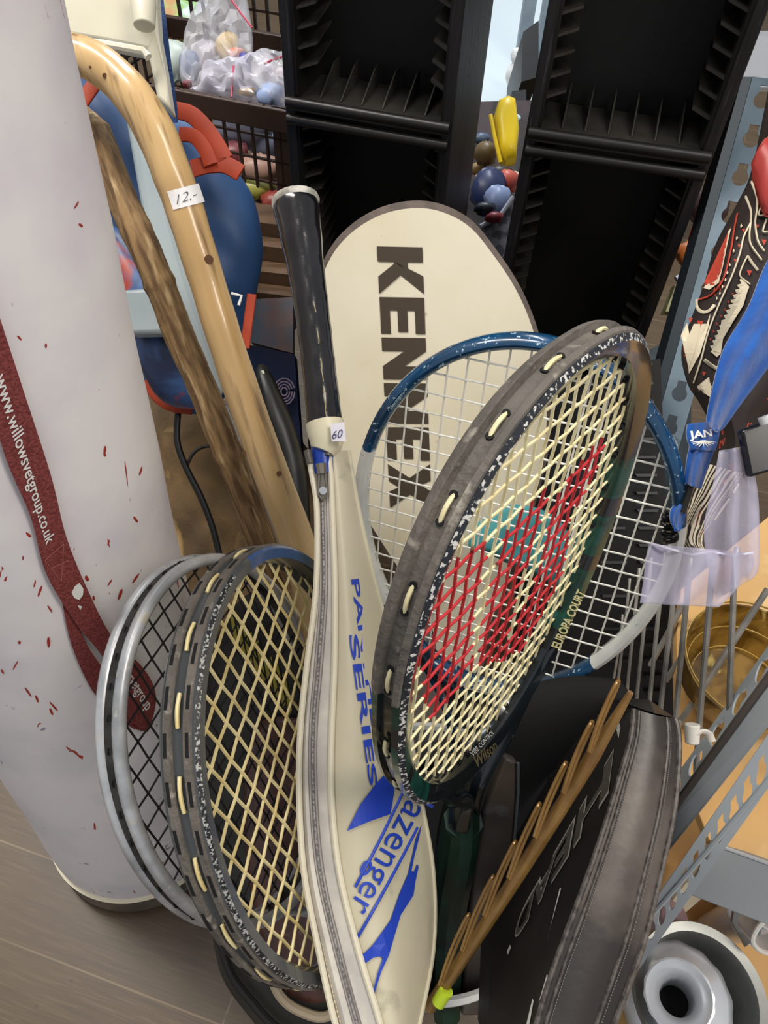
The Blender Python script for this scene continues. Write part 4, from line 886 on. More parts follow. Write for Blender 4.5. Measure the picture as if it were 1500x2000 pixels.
fg = thing('figurine', 'small white figurine on the table between the towers', 'figurine', tuple(P(1003, 165, 1.72)))
G().lathe([(.0, .075), (.012, .073), (.017, .062), (.014, .05), (.01, .045), (.02, .035), (.022, .015), (.016, 0), (0, 0)], 20, Matrix.Translation(P(1003, 165, 1.72))).build('body', mat('white_porcelain', 'e6ebef', .3), fg)
bx = G().prism([P(1022, 62, 1.5), P(1052, 40, 1.5), P(1052, 150, 1.5), P(1018, 160, 1.5)], FWD*.2).build('storage_box', mat('black_box', '0e1114', .4)); tag(bx, 'black box half hidden by the left edge of the right tower', 'box')
bx = G().prism([P(1000, 178, 1.5), P(1028, 175, 1.5), P(1028, 215, 1.5), P(1004, 212, 1.5)], FWD*.05).build('camera_body', mat('black_gadget', '15171a', .4)); tag(bx, 'small black gadget above the yellow toy', 'gadget')
trinket('dark blue wrapped packet below the yellow toy', 955, 375, 1.15, .026, '27345c', 'packet', (1, 1.4, .8), 'packet')
trinket('clear blue-grey wrapped packet low between the towers', 972, 392, 1.12, .017, '8d9dc4', 'packet', (1.2, 1.3, .8), 'packet')
trinket('red and salmon ball beside the yellow toy', 990, 355, 1.16, .018, 'c85a4a', 'ball', (1, 1, 1), 'toy_ball')
trinket('olive brown crumpled piece left of the yellow toy', 950, 300, 1.3, .02, '7a6440', 'toy', (1, 1, 1), 'toy_piece')
trinket('dark crumpled piece beneath the yellow toy', 975, 345, 1.2, .02, '2a201e', 'toy', (1.2, .8, 1), 'toy_piece')
cb = thing('wire_basket', 'grey-white netted basket low between the towers', 'basket', tuple(P(975, 450, 1.1)))
G().prism([P(938, 445, 1.1), P(975, 425, 1.1), P(1000, 400, 1.1), P(1000, 560, 1.1), P(938, 560, 1.1)], FWD*.12).build('body', mat('greyish_mesh', '7e7a80', .5, c2='4a464c', scale=60, lo=.45, hi=.55), cb)
G().tube([P(938, 442, 1.095), P(975, 424, 1.095), P(1002, 385, 1.095)], .0035, 8).build('rim', mat('pale_rim', 'b9bac4', .4), cb)
# black rack behind the blue racket
br2 = thing('cd_rack', 'low black plastic rack with ribbed slots behind the blue and white racket', 'rack', tuple(P(1180, 1400, .86)))
fa_, fb_, fc_, fd_ = P(1040, 760, .80), P(1290, 700, .80), P(1318, 1450, .90), P(1010, 1480, .90)
fo = G().prism([fa_, fb_, fc_, fd_], FWD*.06).build('body', mat('black_rack_plastic', '0d0d0e', .5), br2)
g = G()
for i in range(22):
    t = .02+i*.044; a = fb_.lerp(fc_, t)-RT*.012; g.prism([a, a-RT*.022, a-RT*.024+UP*.003, a+UP*.003], -FWD*.008)
    if i % 2: a = fb_.lerp(fc_, t)-RT*.05; g.prism([a, a-RT*.03, a-RT*.03+UP*.003, a+UP*.003], -FWD*.008)
g.build('slot_rib', mat('black_rib', '1d1e20', .4), br2, smooth=False)['kind'] = 'stuff'
tq = G().pillow(spline([P(x, y, .77) for x, y in ((950, 1010), (1000, 985), (1070, 1000), (1110, 1040), (1130, 1110), (1100, 1150), (1040, 1120), (990, 1100), (950, 1080), (915, 1070), (925, 1030))], 3, True), FWD, .008, .01, k=4, wob=.3).build('teal_cloth', mat('teal_fabric', '3f8f92', .7, c2='2c6c70', scale=20)); tag(tq, 'teal cloth glimpsed through the red-stencilled strings', 'cloth')
for a in ((938, 330, 1.33, .014, 'a88a5c', 'tan scrap left of the yellow toy'), (944, 345, 1.3, .010, 'c8b8a0', 'cream scrap below the tan scrap'), (955, 335, 1.3, .010, '5c2a2a', 'maroon scrap below the olive piece'), (1000, 345, 1.25, .011, 'd8c8b0', 'cream scrap right of the red ball'), (948, 408, 1.1, .012, '1b2430', 'black and navy wrapper low between the towers'), (966, 425, 1.09, .010, '8a2f38', 'crimson scrap above the netted basket'), (1002, 232, 1.3, .010, 'b8d4dc', 'pale blue scrap right of the yellow toy'), (940, 270, 1.38, .012, '4a5a70', 'slate blue scrap left of the yellow toy')):
    trinket(a[5], a[0], a[1], a[2], a[3], a[4], 'scrap', (1.3, .8, .8), 'toy_scrap')
dp = G().prism([P(1255, 690, .93), P(1350, 640, .93), P(1350, 1010, .97), P(1290, 1010, .97)], FWD*.01).build('steel_panel', mat('dark_blue_steel', '36414a', .4, .3, c2='232b31', scale=10)); tag(dp, 'dark blue-grey steel panel behind the far slotted post', 'panel')
# right gap
bg_ = G().pillow(spline([P(x, y, 1.15) for x, y in ((1385, 330), (1400, 285), (1428, 270), (1420, 350), (1405, 390), (1375, 385))], 3, True), FWD, .02, .02, k=4, wob=.3).build('paper_bag', mat('brown_paper', '9c7a5e', .6, c2='7a5a44', scale=15)); tag(bg_, 'crumpled brown paper bag between the right tower and the post', 'bag')
trinket('dark maroon bundle below the brown paper bag', 1385, 410, 1.15, .03, '3a2426', 'bundle', (1, 1, 1), 'bundle')
trinket('red mitten-shaped toy right of the right tower', 1370, 462, 1.05, .017, 'a8222a', 'toy', (1, 1.6, .8), 'toy_mitten')
trinket('orange fluffy toy below the red one', 1348, 498, 1.04, .018, 'b8652a', 'toy', (1.2, 1, .8), 'plush_toy')
G_ = G().tube([P(1320, 545, 1.02), P(1360, 524, 1.02)], .004, 8).build('grey_rod', mat('grey_plastic_rod', 'a9a8b4', .4)); tag(G_, 'short pale grey rod under the orange toy', 'rod')
cd = G().prism([P(1320, 555, 1.03), P(1345, 548, 1.03), P(1338, 610, 1.03), P(1300, 608, 1.03)], FWD*.02).build('printed_card', mat('cream_card', 'a5a070', .5, c2='5e5430', scale=30, lo=.48, hi=.55)); tag(cd, 'cream and olive printed card beside the right tower', 'card')
# ---- shelf slats, books and the brown cloth on the left
sl = thing('wooden_crate', 'brown slatted wooden shelf under the lattice crate', 'crate', tuple(P(540, 700, 1.05)))
for i, y in enumerate((425, 470, 520, 562, 600)):
    a = P(430, y, 1.02); b = P(575, y+18, 1.0); G().box(a, b-a, bk*.05, (0, 0, -.022)).build('slat', mat('brown_slat', '5a4330', .6, c2='47341f', scale=10, stretch=(1, 8, 8)), sl)
bk1 = thing('book', 'grey-blue printed book behind the backpack, above the navy box', 'book', tuple(P(500, 690, .98)))
G().prism([P(488, 585, .93), P(572, 580, .93), P(572, 690, .93), P(490, 668, .93)], FWD*.02).build('cover', mat('grey_print', '4a5664', .45, c2='76564e', scale=11, lo=.48, hi=.6, c3='2f5a50', scale3=9, lo3=.62, hi3=.7), bk1)
nv = thing('boxed_game', 'navy blue box with a pale spiral print behind the black grip', 'box', tuple(P(530, 900, .98)))
G().prism([P(480, 672, .93), P(575, 692, .93), P(590, 900, .95), P(500, 900, .95)], FWD*.03).build('body', mat('navy_card', '131c3a', .4, c2='1c2850', scale=9), nv)
for i in range(4):
    r = 8+i*6; G().tube([P(555+r*.8*math.cos(a*.5), 765+r*math.sin(a*.5), .928) for a in range(13)], .0012, 5).build('spiral_print', mat('pale_print', '8a7c90', .5), nv)
for i, (lab, px) in enumerate((('black shoe-like case with a pale edge behind the pale walking stick', 0),)):
    t = thing('black_case', lab, 'case', tuple(P(590, 1090, .82)))
    q = [(500, 720), (520, 715), (545, 760), (575, 830), (600, 930), (606, 1060), (590, 1110), (570, 1000), (545, 900), (515, 800)]
    G().pillow(spline([P(x, y, .80) for x, y in q], 3, True), FWD, .014, .02, k=3).build('body', mat('black_case_skin', '111212', .4, c2='20201c', scale=30, lo=.5, hi=.6), t)
    G().tube(spline([P(x, y, .79) for x, y in ((512, 724), (540, 790), (565, 870), (588, 950), (592, 990))], 4), .0018, 6).build('pale_edge', mat('pale_green_edge', 'b9c2a8', .5), t)
bu = thing('burlap_sack', 'brown and cream cloth sack on the floor beside the white drum', 'sack', tuple(on_z(400, 1000, 0)))
q = [(280, 780), (330, 790), (420, 800), (500, 840), (620, 900), (620, 1250), (500, 1300), (400, 1230), (340, 1180), (330, 1060), (300, 900)]
BUR = mat('brown_cloth', '6b5434', .8, c2='4a3822', scale=12, lo=.35, hi=.65, c3='9a7e50', scale3=14, lo3=.58, hi3=.7, bump=.5, bscale=150, dist=1)
G().pillow(spline([P(x, y, 1.02-(y-800)*.00012) for x, y in q], 3, True), (0, -.6, .8), .015, .03, k=4, wob=.5).build('cloth', BUR, bu)
cbx = G().tube(spline([P(x, y, .93) for x, y in ((348, 800), (346, 860), (362, 910), (392, 970), (415, 1030), (430, 1090))], 6), .0042, 10).build('power_cable', mat('black_rubber', '0d0d0e', .45)); tag(cbx, 'thick black cable running down in front of the brown sack', 'cable')
cbx = G().tube(spline([P(x, y, .935) for x, y in ((365, 910), (378, 885), (400, 872), (430, 872))], 6), .0022, 8).build('power_cable', mat('black_rubber_two', '15120f', .45)); tag(cbx, 'thin dark cord branching off the thick black cable', 'cable')
# ================================================================ grey slotted shelving, right
POST = mat('grey_slotted_steel', 'b0b7bb', .42, .1, c2='9aa3a9', scale=10, lo=.35, hi=.7, c3='98a4ac', scale3=50, lo3=.68, hi3=.76)
POST2 = mat('blue_grey_slotted_steel', '7d8f9c', .4, .3, c2='667784', scale=10)
def teardrop(cx, cy, ux, uy, r=.0085):
    out = []
    for k in range(12):
        a = math.radians(-120+k*300/11-30); out.append((math.cos(a)*r, math.sin(a)*r))
    pts = [(r*math.cos(math.radians(x)), r*math.sin(math.radians(x))) for x in (-50, -20, 10, 40, 70, 100, 130, 160, 190, 220, 230)]+[(-r*.55, -r*1.0), (-r*.75, -r*1.7), (r*.75, -r*1.7), (r*.55, -r*1.0)]
    return [cx+ux*a+uy*b for a, b in pts]
def flange(name, a, b, wv, parent, pitch=.0245, start=.012, holes=True, th=.0016, hr=.0085, across=False):
    """plate from a to b, width vector wv, pierced by keyhole slots"""
    L_ = (b-a).length; u = (b-a)/L_; wn = wv.normalized(); nn = u.cross(wn).normalized(); bm = bmesh.new()
    W = wv.length; inv = parent.matrix_basis.inverted(); k = 0; s = 0
    def V(x, y): return bm.verts.new(inv @ (a+u*x+wn*y))
    def ring(cx, flip):
        r = hr; sg = 1 if not flip else -1
        base_ = [(r*math.cos(math.radians(x)), r*math.sin(math.radians(x))) for x in range(-50, 231, 20)]+[(-r*.6, -r*1.0), (-r*.6, -r*1.75), (r*.6, -r*1.75), (r*.6, -r*1.0)]
        if across: return [(cx+q[0], W*.56+q[1]) for q in base_]
        return [(cx+sg*q[1]+0*q[0], W*.5+q[0]) for q in base_]
    x = 0
    cells = []
    while x < L_:
        x2 = min(L_, x+pitch); cells.append((x, x2)); x = x2
    for i, (xa, xb) in enumerate(cells):
        c = [(xa, 0), (xb, 0), (xb, W), (xa, W)]
        if not holes or xb-xa < pitch*.99:
            bm.faces.new([V(*p) for p in c]); continue
        R_ = ring((xa+xb)/2+(0 if across else .002), False); n = len(R_); hv = [V(*p) for p in R_]
        # outer boundary sampled by direction from the hole centre
        cx, cyy = (xa+xb)/2, W*.5; ov = []
        corners = [math.atan2(p[1]-cyy, p[0]-cx) for p in c]
        for p in R_:
            an = math.atan2(p[1]-cyy, p[0]-cx); dx, dy = math.cos(an), math.sin(an)
            t = min((xb-cx)/abs(dx) if abs(dx) > 1e-6 else 9, (W*.5)/abs(dy) if abs(dy) > 1e-6 else 9)
            ov.append((an, (cx+dx*t, cyy+dy*t)))
        vv = [V(*o[1]) for o in ov]; cv = [V(*p) for p in c]
        for j in range(n):
            j2 = (j+1) % n; a1_, a2_ = ov[j][0], ov[j2][0]; lo_, hi_ = a1_, a2_; dlt = (a2_-a1_+math.pi) % (2*math.pi)-math.pi
            mid = [cv[k_] for k_ in range(4) if 0 < ((corners[k_]-a1_+math.pi) % (2*math.pi)-math.pi)*(1 if dlt > 0 else -1) < abs(dlt)]
            try: bm.faces.new([hv[j], vv[j]]+mid+[vv[j2], hv[j2]])
            except Exception: pass
    bmesh.ops.remove_doubles(bm, verts=bm.verts, dist=1e-5); bmesh.ops.recalc_face_normals(bm, faces=bm.faces)
    me = bpy.data.meshes.new(name); bm.to_mesh(me); bm.free(); me.materials.append(POST); o = bpy.data.objects.new(name, me); C.objects.link(o); o.parent = parent
    if pitch == .040: me.materials[0] = POST2
    so = o.modifiers.new('thick', 'SOLIDIFY'); so.thickness = th; so.offset = 0
    return o
# near post
np_ = thing('shelf_post', 'near grey slotted steel shelf post rising beside the black HEAD cover', 'post', tuple(P(1262, 1800, .62)))
pa = P(1500+28, 1328, .50); pbm = P(1255, 1660, .585); 
LA, LB = P(1560, 1245, .49), P(1262, 1655, .60)        # left edge of the plain flange
MA, MBq = P(1560, 1345, .48), P(1255, 1726, .60)       # fold line
RA, RBq = P(1560, 1455, .49), P(1210, 1860, .62)       # outer edge
flange('slotted_flange', MA, RBq, (RA-MA), np_, pitch=.0205, hr=.0074, across=True)
G().prism([LA, LB, MBq+(MBq-MA).normalized()*.03, MA], FWD*.0016).build('plain_flange', POST, np_, smooth=False)
G().tube([RA, RBq], .0022, 8).build('folded_edge', POST, np_)
G().tube([LA, LB], .0035, 8).build('rubber_edge', mat('brown_grey_edge', '5f5752', .4, .3), np_)
# far post
fp = thing('shelf_post', 'far grey slotted steel shelf post beside the right black tower', 'post', tuple(P(1290, 900, .95)))
fa, fb = P(1470, 150, .80), P(1262, 900, .88)
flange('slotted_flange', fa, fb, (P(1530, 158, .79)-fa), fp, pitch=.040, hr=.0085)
G().prism([P(1450, 150, .80), P(1472, 150, .80), P(1264, 900, .88), P(1240, 900, .88)], FWD*.03).build('dark_flange', mat('shaded_dark_steel', '2c343b', .45, .5), fp, smooth=False)  # same post steel, with the side's shade put into a darker colour
pb_ = G().prism([P(1480, 60, .9), P(1560, 60, .9), P(1560, 170, .9), P(1440, 170, .9)], FWD*.01).build('hanging_bag', mat('crinkled_film', 'c9ced4', .2, alpha=.6)); tag(pb_, 'crinkled clear film at the top right corner behind the far post', 'film')
# bracket rail to the right and boards
hb = thing('shelf_beam', 'grey horizontal shelf beam joining the near post at the right', 'beam', tuple(P(1400, 1700, .66)))
a, b, c_, d_ = P(1395, 1650, .66), P(1560, 1710, .62), P(1560, 1830, .62), P(1340, 1745, .665)
G().prism([a, b, c_, d_], (P(1400, 1640, .68)-P(1400, 1650, .66))).build('face', mat('grey_beam_steel', '9a9ea1', .45, .1), hb, bevel=.001)
G().tube([a+UP*.001, b+UP*.001], .0016, 6).build('bright_edge', mat('bright_steel_edge', 'd8dadc', .3, .5), hb)
BO = mat('peach_board', 'd3a566', .6, c2='cfa66c', scale=4, c3='e0bd88', scale3=14, lo3=.6, hi3=.7)
sb = thing('shelf_board', 'peach-coloured chipboard shelf carrying the amber bowl', 'shelf board', tuple(P(1420, 1600, .70)))
zb = P(1450, 1640, .67).z
G().prism([on_z(x, y, zb) for x, y in ((1385, 1640), (1560, 1705), (1900, 1705), (1900, 900), (1560, 960), (1330, 1150), (1322, 1240), (1322, 1480))], Vector((0, 0, -.012))).build('board', BO, sb, bevel=.001)
zl = zb-.21
lb_ = thing('shelf_board', 'lower peach board under the metal vases', 'shelf board', (.5, .2, zl-.012))
G().box((.24, -.15, zl-.012), (.9, 0, 0), (0, .6, 0), (0, 0, .012)).build('board', BO, lb_, bevel=.001)
wb = G().prism([P(1340, 1725, .78), P(1375, 1712, .78), P(1400, 1730, .78), P(1318, 1800, .78), P(1290, 1790, .78)], FWD*.03).build('cream_block', mat('cream_block', 'e0d6bc', .5)); tag(wb, 'cream block under the shelf beam beside the near post', 'block')
# wire rack
ROD = mat('grey_wire', 'aaa69e', .35, .3, c2='7d7a75', scale=20)
wr = thing('wire_rack', 'grey wire rack standing between the posts behind the clear sleeve', 'rack', tuple(P(1360, 1496, .62)))
for i, (x0, y0, x1, y1, w_) in enumerate(((1434, 1130, 1424, 1398, 6), (1388, 1150, 1360, 1494, 6), (1343, 1150, 1320, 1400, 5.5), (1318, 1150, 1286, 1420, 5), (1292, 1140, 1266, 1400, 4.2), (1266, 1150, 1240, 1400, 3.6), (1243, 1170, 1222, 1380, 3.2), (1224, 1190, 1202, 1380, 2.8), (1210, 1260, 1186, 1400, 2.4))):
    d = .60+i*.022; G().tube(spline([P(x0+6, y0-60, d), P(x0, y0, d), P(x1, y1, d+.03), P(x1+6, y1+8, d+.028)], 3), w_*d/F, 8).build('upright_rod', ROD, wr)
for x0, y0, x1, y1, d in ((1500, 1150, 1322, 1420, .70), (1400, 1180, 1300, 1330, .76), (1335, 1180, 1270, 1300, .8)):
    G().tube([P(x0, y0, d), P(x1, y1, d+.03)], .0032, 8).build('cross_rod', ROD, wr)
bar = thing('slotted_bar', 'narrow slotted bar running up to the right beside the near post', 'bar', tuple(P(1300, 1560, .66)))
flange('bar_plate', P(1560, 1180, .60), P(1290, 1560, .665), (P(1560, 1240, .585)-P(1560, 1180, .60)), bar, pitch=.034, hr=.008)
ct = thing('cable_tie', 'white plastic clip on the wire rack rod', 'clip', tuple(P(1365, 1450, .60)))
G().tube([P(1352, 1414, .60), P(1352, 1452, .60)], [.0062, .0056], 12).build('barrel', mat('white_clip', 'e4e0d6', .4), ct, bevel=.001)
G().tube(spline([P(1360, 1435, .597), P(1372, 1428, .597), P(1384, 1434, .6), P(1390, 1448, .6)], 5), .0034, 10, flat=.5).build('tail', mat('white_clip_tail', 'e8e4da', .4), ct)
AMB = mat('amber_glass', 'a9843c', .12, trans=.35, coat=.5, ior=1.45, c2='6b4f1c', scale=16, lo=.45, hi=.6, c3='d9c070', scale3=20, lo3=.6, hi3=.66, dist=1.5)
ab = thing('glass_bowl', 'large amber glass bowl on the peach shelf behind the wire rack', 'bowl', tuple(on_z(1460, 1330, zb)))
cc = on_z(1462, 1310, zb+.06); cc.z = zb
G().lathe([(.0, .004), (.03, .006), (.05, .02), (.062, .045), (.066, .075), (.064, .075), (.058, .045), (.045, .022), (.0, .01)], 40, Matrix.Translation(cc)).build('shell', AMB, ab)
g = G()
for k in range(5):
    g.lathe([(.022+.011*k+.0006*math.cos(a*math.pi/3), .012+.012*k*k*.35+.0014*math.sin(a*math.pi/3)) for a in range(7)], 40, Matrix.Translation(cc))
g.build('swirl_ridge', mat('gold_ridge', 'c9a85a', .2, coat=.5), ab)
wbx = G().prism([P(1345, 1195, .93), P(1420, 1090, .93), P(1600, 980, .93), P(1600, 1120, .93), P(1420, 1215, .93)], FWD*.05).build('wooden_box', mat('dark_brown_wood', '6b4420', .5, c2='472b12', scale=12, stretch=(1, 6, 6))); tag(wbx, 'dark brown wooden box behind the amber bowl', 'box')
# metalware at the bottom right
MET = mat('polished_aluminium', 'e6e8ec', .26, .45, c2='c4c8ce', scale=6); MET2 = mat('satin_steel', '9a9b97', .38, .7, c2='80827f', scale=12)
rimc = on_z(1366, 1945, zl+.085); vc = Vector((rimc.x, rimc.y, zl)); vp = thing('metal_pot', 'round satin steel pot with a thick rim standing around the aluminium vase', 'pot', tuple(vc))
rp = 132*(rimc-EYE).dot(FWD)/F-.012
G().lathe([(0, .002), (rp*.9, .002), (rp, .03), (rp+.004, .075), (rp+.009, .080), (rp+.012, .085), (rp+.010, .09), (rp+.002, .088), (rp-.001, .08), (rp-.005, .03), (rp*.85, .006), (0, .006)], 64, Matrix.Translation(vc)).build('shell', MET2, vp)
vt = thing('metal_vase', 'bright aluminium vase with a flared hollow neck inside the steel pot', 'vase', tuple(vc+Vector((0, 0, .007))))
mth = on_z(1330, 1940, zl+.138); rows = []
prof = [(.0, .008), (.03, .008), (.045, .02), (.050, .045), (.057, .075), (.059, .090), (.052, .102), (.036, .111), (.025, .117), (.021, .124), (.029, .134), (.0355, .139), (.0335, .1395), (.0265, .133), (.0185, .121), (.0172, .09), (.015, .03)]
tl = Matrix.Translation(vc) @ Vector((0, 0, 1)).rotation_difference(mth-vc).to_matrix().to_4x4() @ Matrix.Scale((rp-.004)/.056, 4)
for r, z in prof:
    rows.append([tl @ Vector(((r*(1+(.012*math.cos(14*2*math.pi*j/96) if .07 < z < .095 else 0)+(.015*math.cos(14*2*math.pi*j/96) if .135 < z < .1392 else 0)))*math.cos(2*math.pi*j/96), r*(1+(.012*math.cos(14*2*math.pi*j/96) if .07 < z < .095 else 0))*math.sin(2*math.pi*j/96), z)) for j in range(96)])
G().loft(rows, cu=True).build('body', MET, vt)
G().lathe([(.0, .06), (.0165, .06)], 40, tl).build('hollow_shade', mat('vase_inner_shade', '0c0a08', .9), vt)  # black disc in the neck, shade of the hollow painted as colour
pk = on_z(1290, 1800, zl+.035); pk.z = zl; pkb = thing('glass_bulb', 'pale pink glass globe between the near post and the steel pot', 'globe', tuple(pk))
G().lathe([(0, 0), (.014, .002), (.026, .016), (.029, .032), (.024, .05), (.012, .058), (.009, .066), (0, .066)], 32, Matrix.Translation(pk)).build('body', mat('pink_frosted_glass', 'cdb6bc', .25, trans=.3, coat=.5, c2='b995a0', scale=14), pkb)
for i, (x, y, r, h, lab) in enumerate(((1450, 1745, .036, .05, 'silver dish with a rolled rim under the shelf beam'), (1408, 1800, .022, .06, 'upright silver cup left of the scalloped tray'))):
    c = on_z(x, y, zl+h*.7); c.z = zl; t = thing('metal_dish', lab, 'dish', tuple(c))
    G().lathe([(0, .002), (r*.6, .002), (r*.8, h*.5), (r, h), (r+.003, h+.002), (r+.002, h+.004), (r-.003, h), (r*.74, h*.5), (0, .006)], 48, Matrix.Translation(c) @ Matrix.Rotation(math.radians(20), 4, 'Y')).build('shell', MET, t)
tr = thing('scalloped_tray', 'silver tray with a white scalloped edge at the right frame edge', 'tray', tuple(on_z(1480, 1850, zl)))
wv = spline([P(1492, 1755, .70), P(1496, 1790, .70), P(1478, 1815, .70), P(1470, 1838, .70), P(1484, 1856, .70), P(1515, 1862, .70), P(1560, 1850, .70)], 6)
G().loft([[p, p+FWD*.03] for p in wv]).build('wall', MET, tr); G().tube(wv, .0025, 8).build('edge', mat('bright_edge', 'e6e4da', .3, .4), tr)
G().prism([P(1440, 1750, .735), P(1492, 1755, .73), P(1478, 1815, .73), P(1470, 1838, .73), P(1455, 1850, .735), P(1430, 1800, .74)], FWD*.004).build('base', MET2, tr)
# ================================================================ patterned cloth, blue strap and clear sleeve
PAT = bpy.data.materials.new('tribal_print'); PAT.use_nodes = True; nt = PAT.node_tree; N = nt.nodes; L = nt.links; b_ = N['Principled BSDF']; b_.inputs['Roughness'].default_value = .7
uv = N.new('ShaderNodeTexCoord'); mp = N.new('ShaderNodeMapping'); L.new(uv.outputs['UV'], mp.inputs[0])
def nz(sc, d=2, dist=0, vec=None):
    n = N.new('ShaderNodeTexNoise'); n.inputs['Scale'].default_value = sc; n.inputs['Detail'].default_value = d; n.inputs['Distortion'].default_value = dist; L.new(vec or mp.outputs[0], n.inputs['Vector']); return n.outputs['Fac']
def math_(op, a, b=None):
    m = N.new('ShaderNodeMath'); m.operation = op
    for i, x in enumerate((a, b)):
        if x is None: continue
        if isinstance(x, (int, float)): m.inputs[i].default_value = x
        else: L.new(x, m.inputs[i])
    return m.outputs[0]
def mixc(f, A, B):
    x = N.new('ShaderNodeMix'); x.data_type = 'RGBA'; L.new(f, x.inputs[0])
    for i, q in ((6, A), (7, B)):
        if isinstance(q, str): x.inputs[i].default_value = srgb(q)
        else: L.new(q, x.inputs[i])
    return x.outputs[2]
sx = N.new('ShaderNodeSeparateXYZ'); L.new(mp.outputs[0], sx.inputs[0])
wob_ = math_('MULTIPLY', math_('SUBTRACT', nz(2.2), .5), .55)
u_ = math_('ADD', sx.outputs[0], wob_)
band1 = math_('SINE', math_('MULTIPLY', u_, 21.0)); tail = math_('GREATER_THAN', sx.outputs[1], 2.25); line = math_('MULTIPLY', math_('GREATER_THAN', math_('SINE', math_('MULTIPLY', u_, 60.0)), -.1), tail)
big = math_('GREATER_THAN', math_('SINE', math_('ADD', math_('MULTIPLY', u_, 7.0), math_('MULTIPLY', sx.outputs[1], 5.0))), .72)
zig = math_('GREATER_THAN', math_('ADD', math_('PINGPONG', math_('MULTIPLY', sx.outputs[1], 30.0), 1.0), math_('MULTIPLY', math_('SINE', math_('MULTIPLY', u_, 10.5)), 3.0)), 3.1)
redm = math_('GREATER_THAN', nz(5.5, 1, .5), .64)
col = mixc(math_('MULTIPLY', redm, math_('GREATER_THAN', nz(30, 1), .55)), '261a16', 'b8402e'); col = mixc(line, col, 'e8dcc4')
L.new(col, b_.inputs['Base Color'])
um = thing('folded_umbrella', 'folded black, cream and red tribal-print umbrella cloth hanging at the right', 'umbrella', tuple(P(1350, 1075, .60)))
Lq = [(1530, 60), (1505, 160), (1470, 330), (1440, 400), (1398, 480), (1375, 560), (1345, 640), (1332, 690), (1345, 750), (1370, 790), (1400, 860), (1370, 930), (1345, 990), (1328, 1050), (1345, 1078)]
Rq = [(1620, 60), (1620, 200), (1620, 330), (1620, 430), (1620, 520), (1610, 600), (1600, 680), (1580, 740), (1540, 790), (1500, 830), (1480, 880), (1440, 950), (1400, 1010), (1372, 1050), (1378, 1080)]
Lq = spline([Vector((x, y, 0)) for x, y in Lq], 5); Rq = spline([Vector((x, y, 0)) for x, y in Rq], 5); rows = []; NQ = 16
for i, (l, r) in enumerate(zip(Lq, Rq)):
    row = []
    for k in range(NQ+1):
        t = k/NQ; d = .60-.03*math.sin(math.pi*min(1, t*1.1))+.004*math.sin(t*9+i*.13)+.003*math.sin(t*21+i*.05); row.append(P(l.x+(r.x-l.x)*t, l.y+(r.y-l.y)*t, d))
    rows.append(row)
g = G().loft(rows); o = g.build('canopy_cloth', PAT, um, weld=False, ang=70)
me = o.data; uvl = me.uv_layers.new(name='UVMap')
for lp in me.loops:
    vi = lp.vertex_index; i, k = divmod(vi, NQ+1); uvl.data[lp.index].uv = (k/NQ*1.0, i/len(rows)*3.0)
so = o.modifiers.new('thick', 'SOLIDIFY'); so.thickness = .0016; so.offset = 0
dsurfu = lambda x, y: P(x, y, .566)
UCRE = mat('cream_cloth_print', 'e6d9bd', .7); URED = mat('red_cloth_print', 'bf4431', .7)
def umsurf(x, y):
    for i in range(len(Lq)-1):
        if Lq[i].y <= y <= Lq[i+1].y or Lq[i+1].y <= y <= Lq[i].y:
            s = (y-Lq[i].y)/(Lq[i+1].y-Lq[i].y+1e-9); l = Lq[i].lerp(Lq[i+1], s); r = Rq[i].lerp(Rq[i+1], s); t = max(0, min(.999, (x-l.x)/(r.x-l.x))); k = int(t*NQ); u = t*NQ-k
            q = rows[i][k].lerp(rows[i][k+1], u).lerp(rows[i+1][k].lerp(rows[i+1][k+1], u), s); return P(x, y, (q-EYE).dot(FWD)-.0022)
    return P(x, y, .57)
poly_decal('red_print', [(1428, 440), (1400, 500), (1376, 550), (1376, 558), (1396, 556), (1408, 530), (1418, 480), (1422, 455)], umsurf, URED, um)
poly_decal('cream_print', [(1374, 562), (1385, 566), (1404, 552), (1412, 520), (1420, 480), (1428, 445), (1422, 452), (1408, 520), (1396, 550), (1378, 556)], umsurf, UCRE, um)
poly_decal('cream_print', [(1450, 548), (1462, 562), (1452, 596), (1432, 628), (1412, 662), (1408, 690), (1390, 684), (1398, 660), (1420, 615), (1438, 580)], umsurf, UCRE, um)
poly_decal('cream_print', [(1342, 630), (1330, 655), (1338, 690), (1345, 720), (1356, 690), (1368, 640), (1356, 660), (1350, 680), (1348, 660)], umsurf, UCRE, um)
poly_decal('cream_print', [(1362, 755), (1385, 736), (1390, 778), (1376, 768)], umsurf, UCRE, um)
X4 = lambda q: [(1280+a/4, 300+b/4) for a, b in q]
def crease(pts, w, m_, name='cloth_line'):
    p = spline([Vector((a, b, 0)) for a, b in X4(pts)], 5); g = G()
    g.tube([(lambda s_: s_+(EYE-s_).normalized()*.0002)(umsurf(a.x, a.y)) for a in p], w, 6, flat=.6); return g.build(name, m_, um)
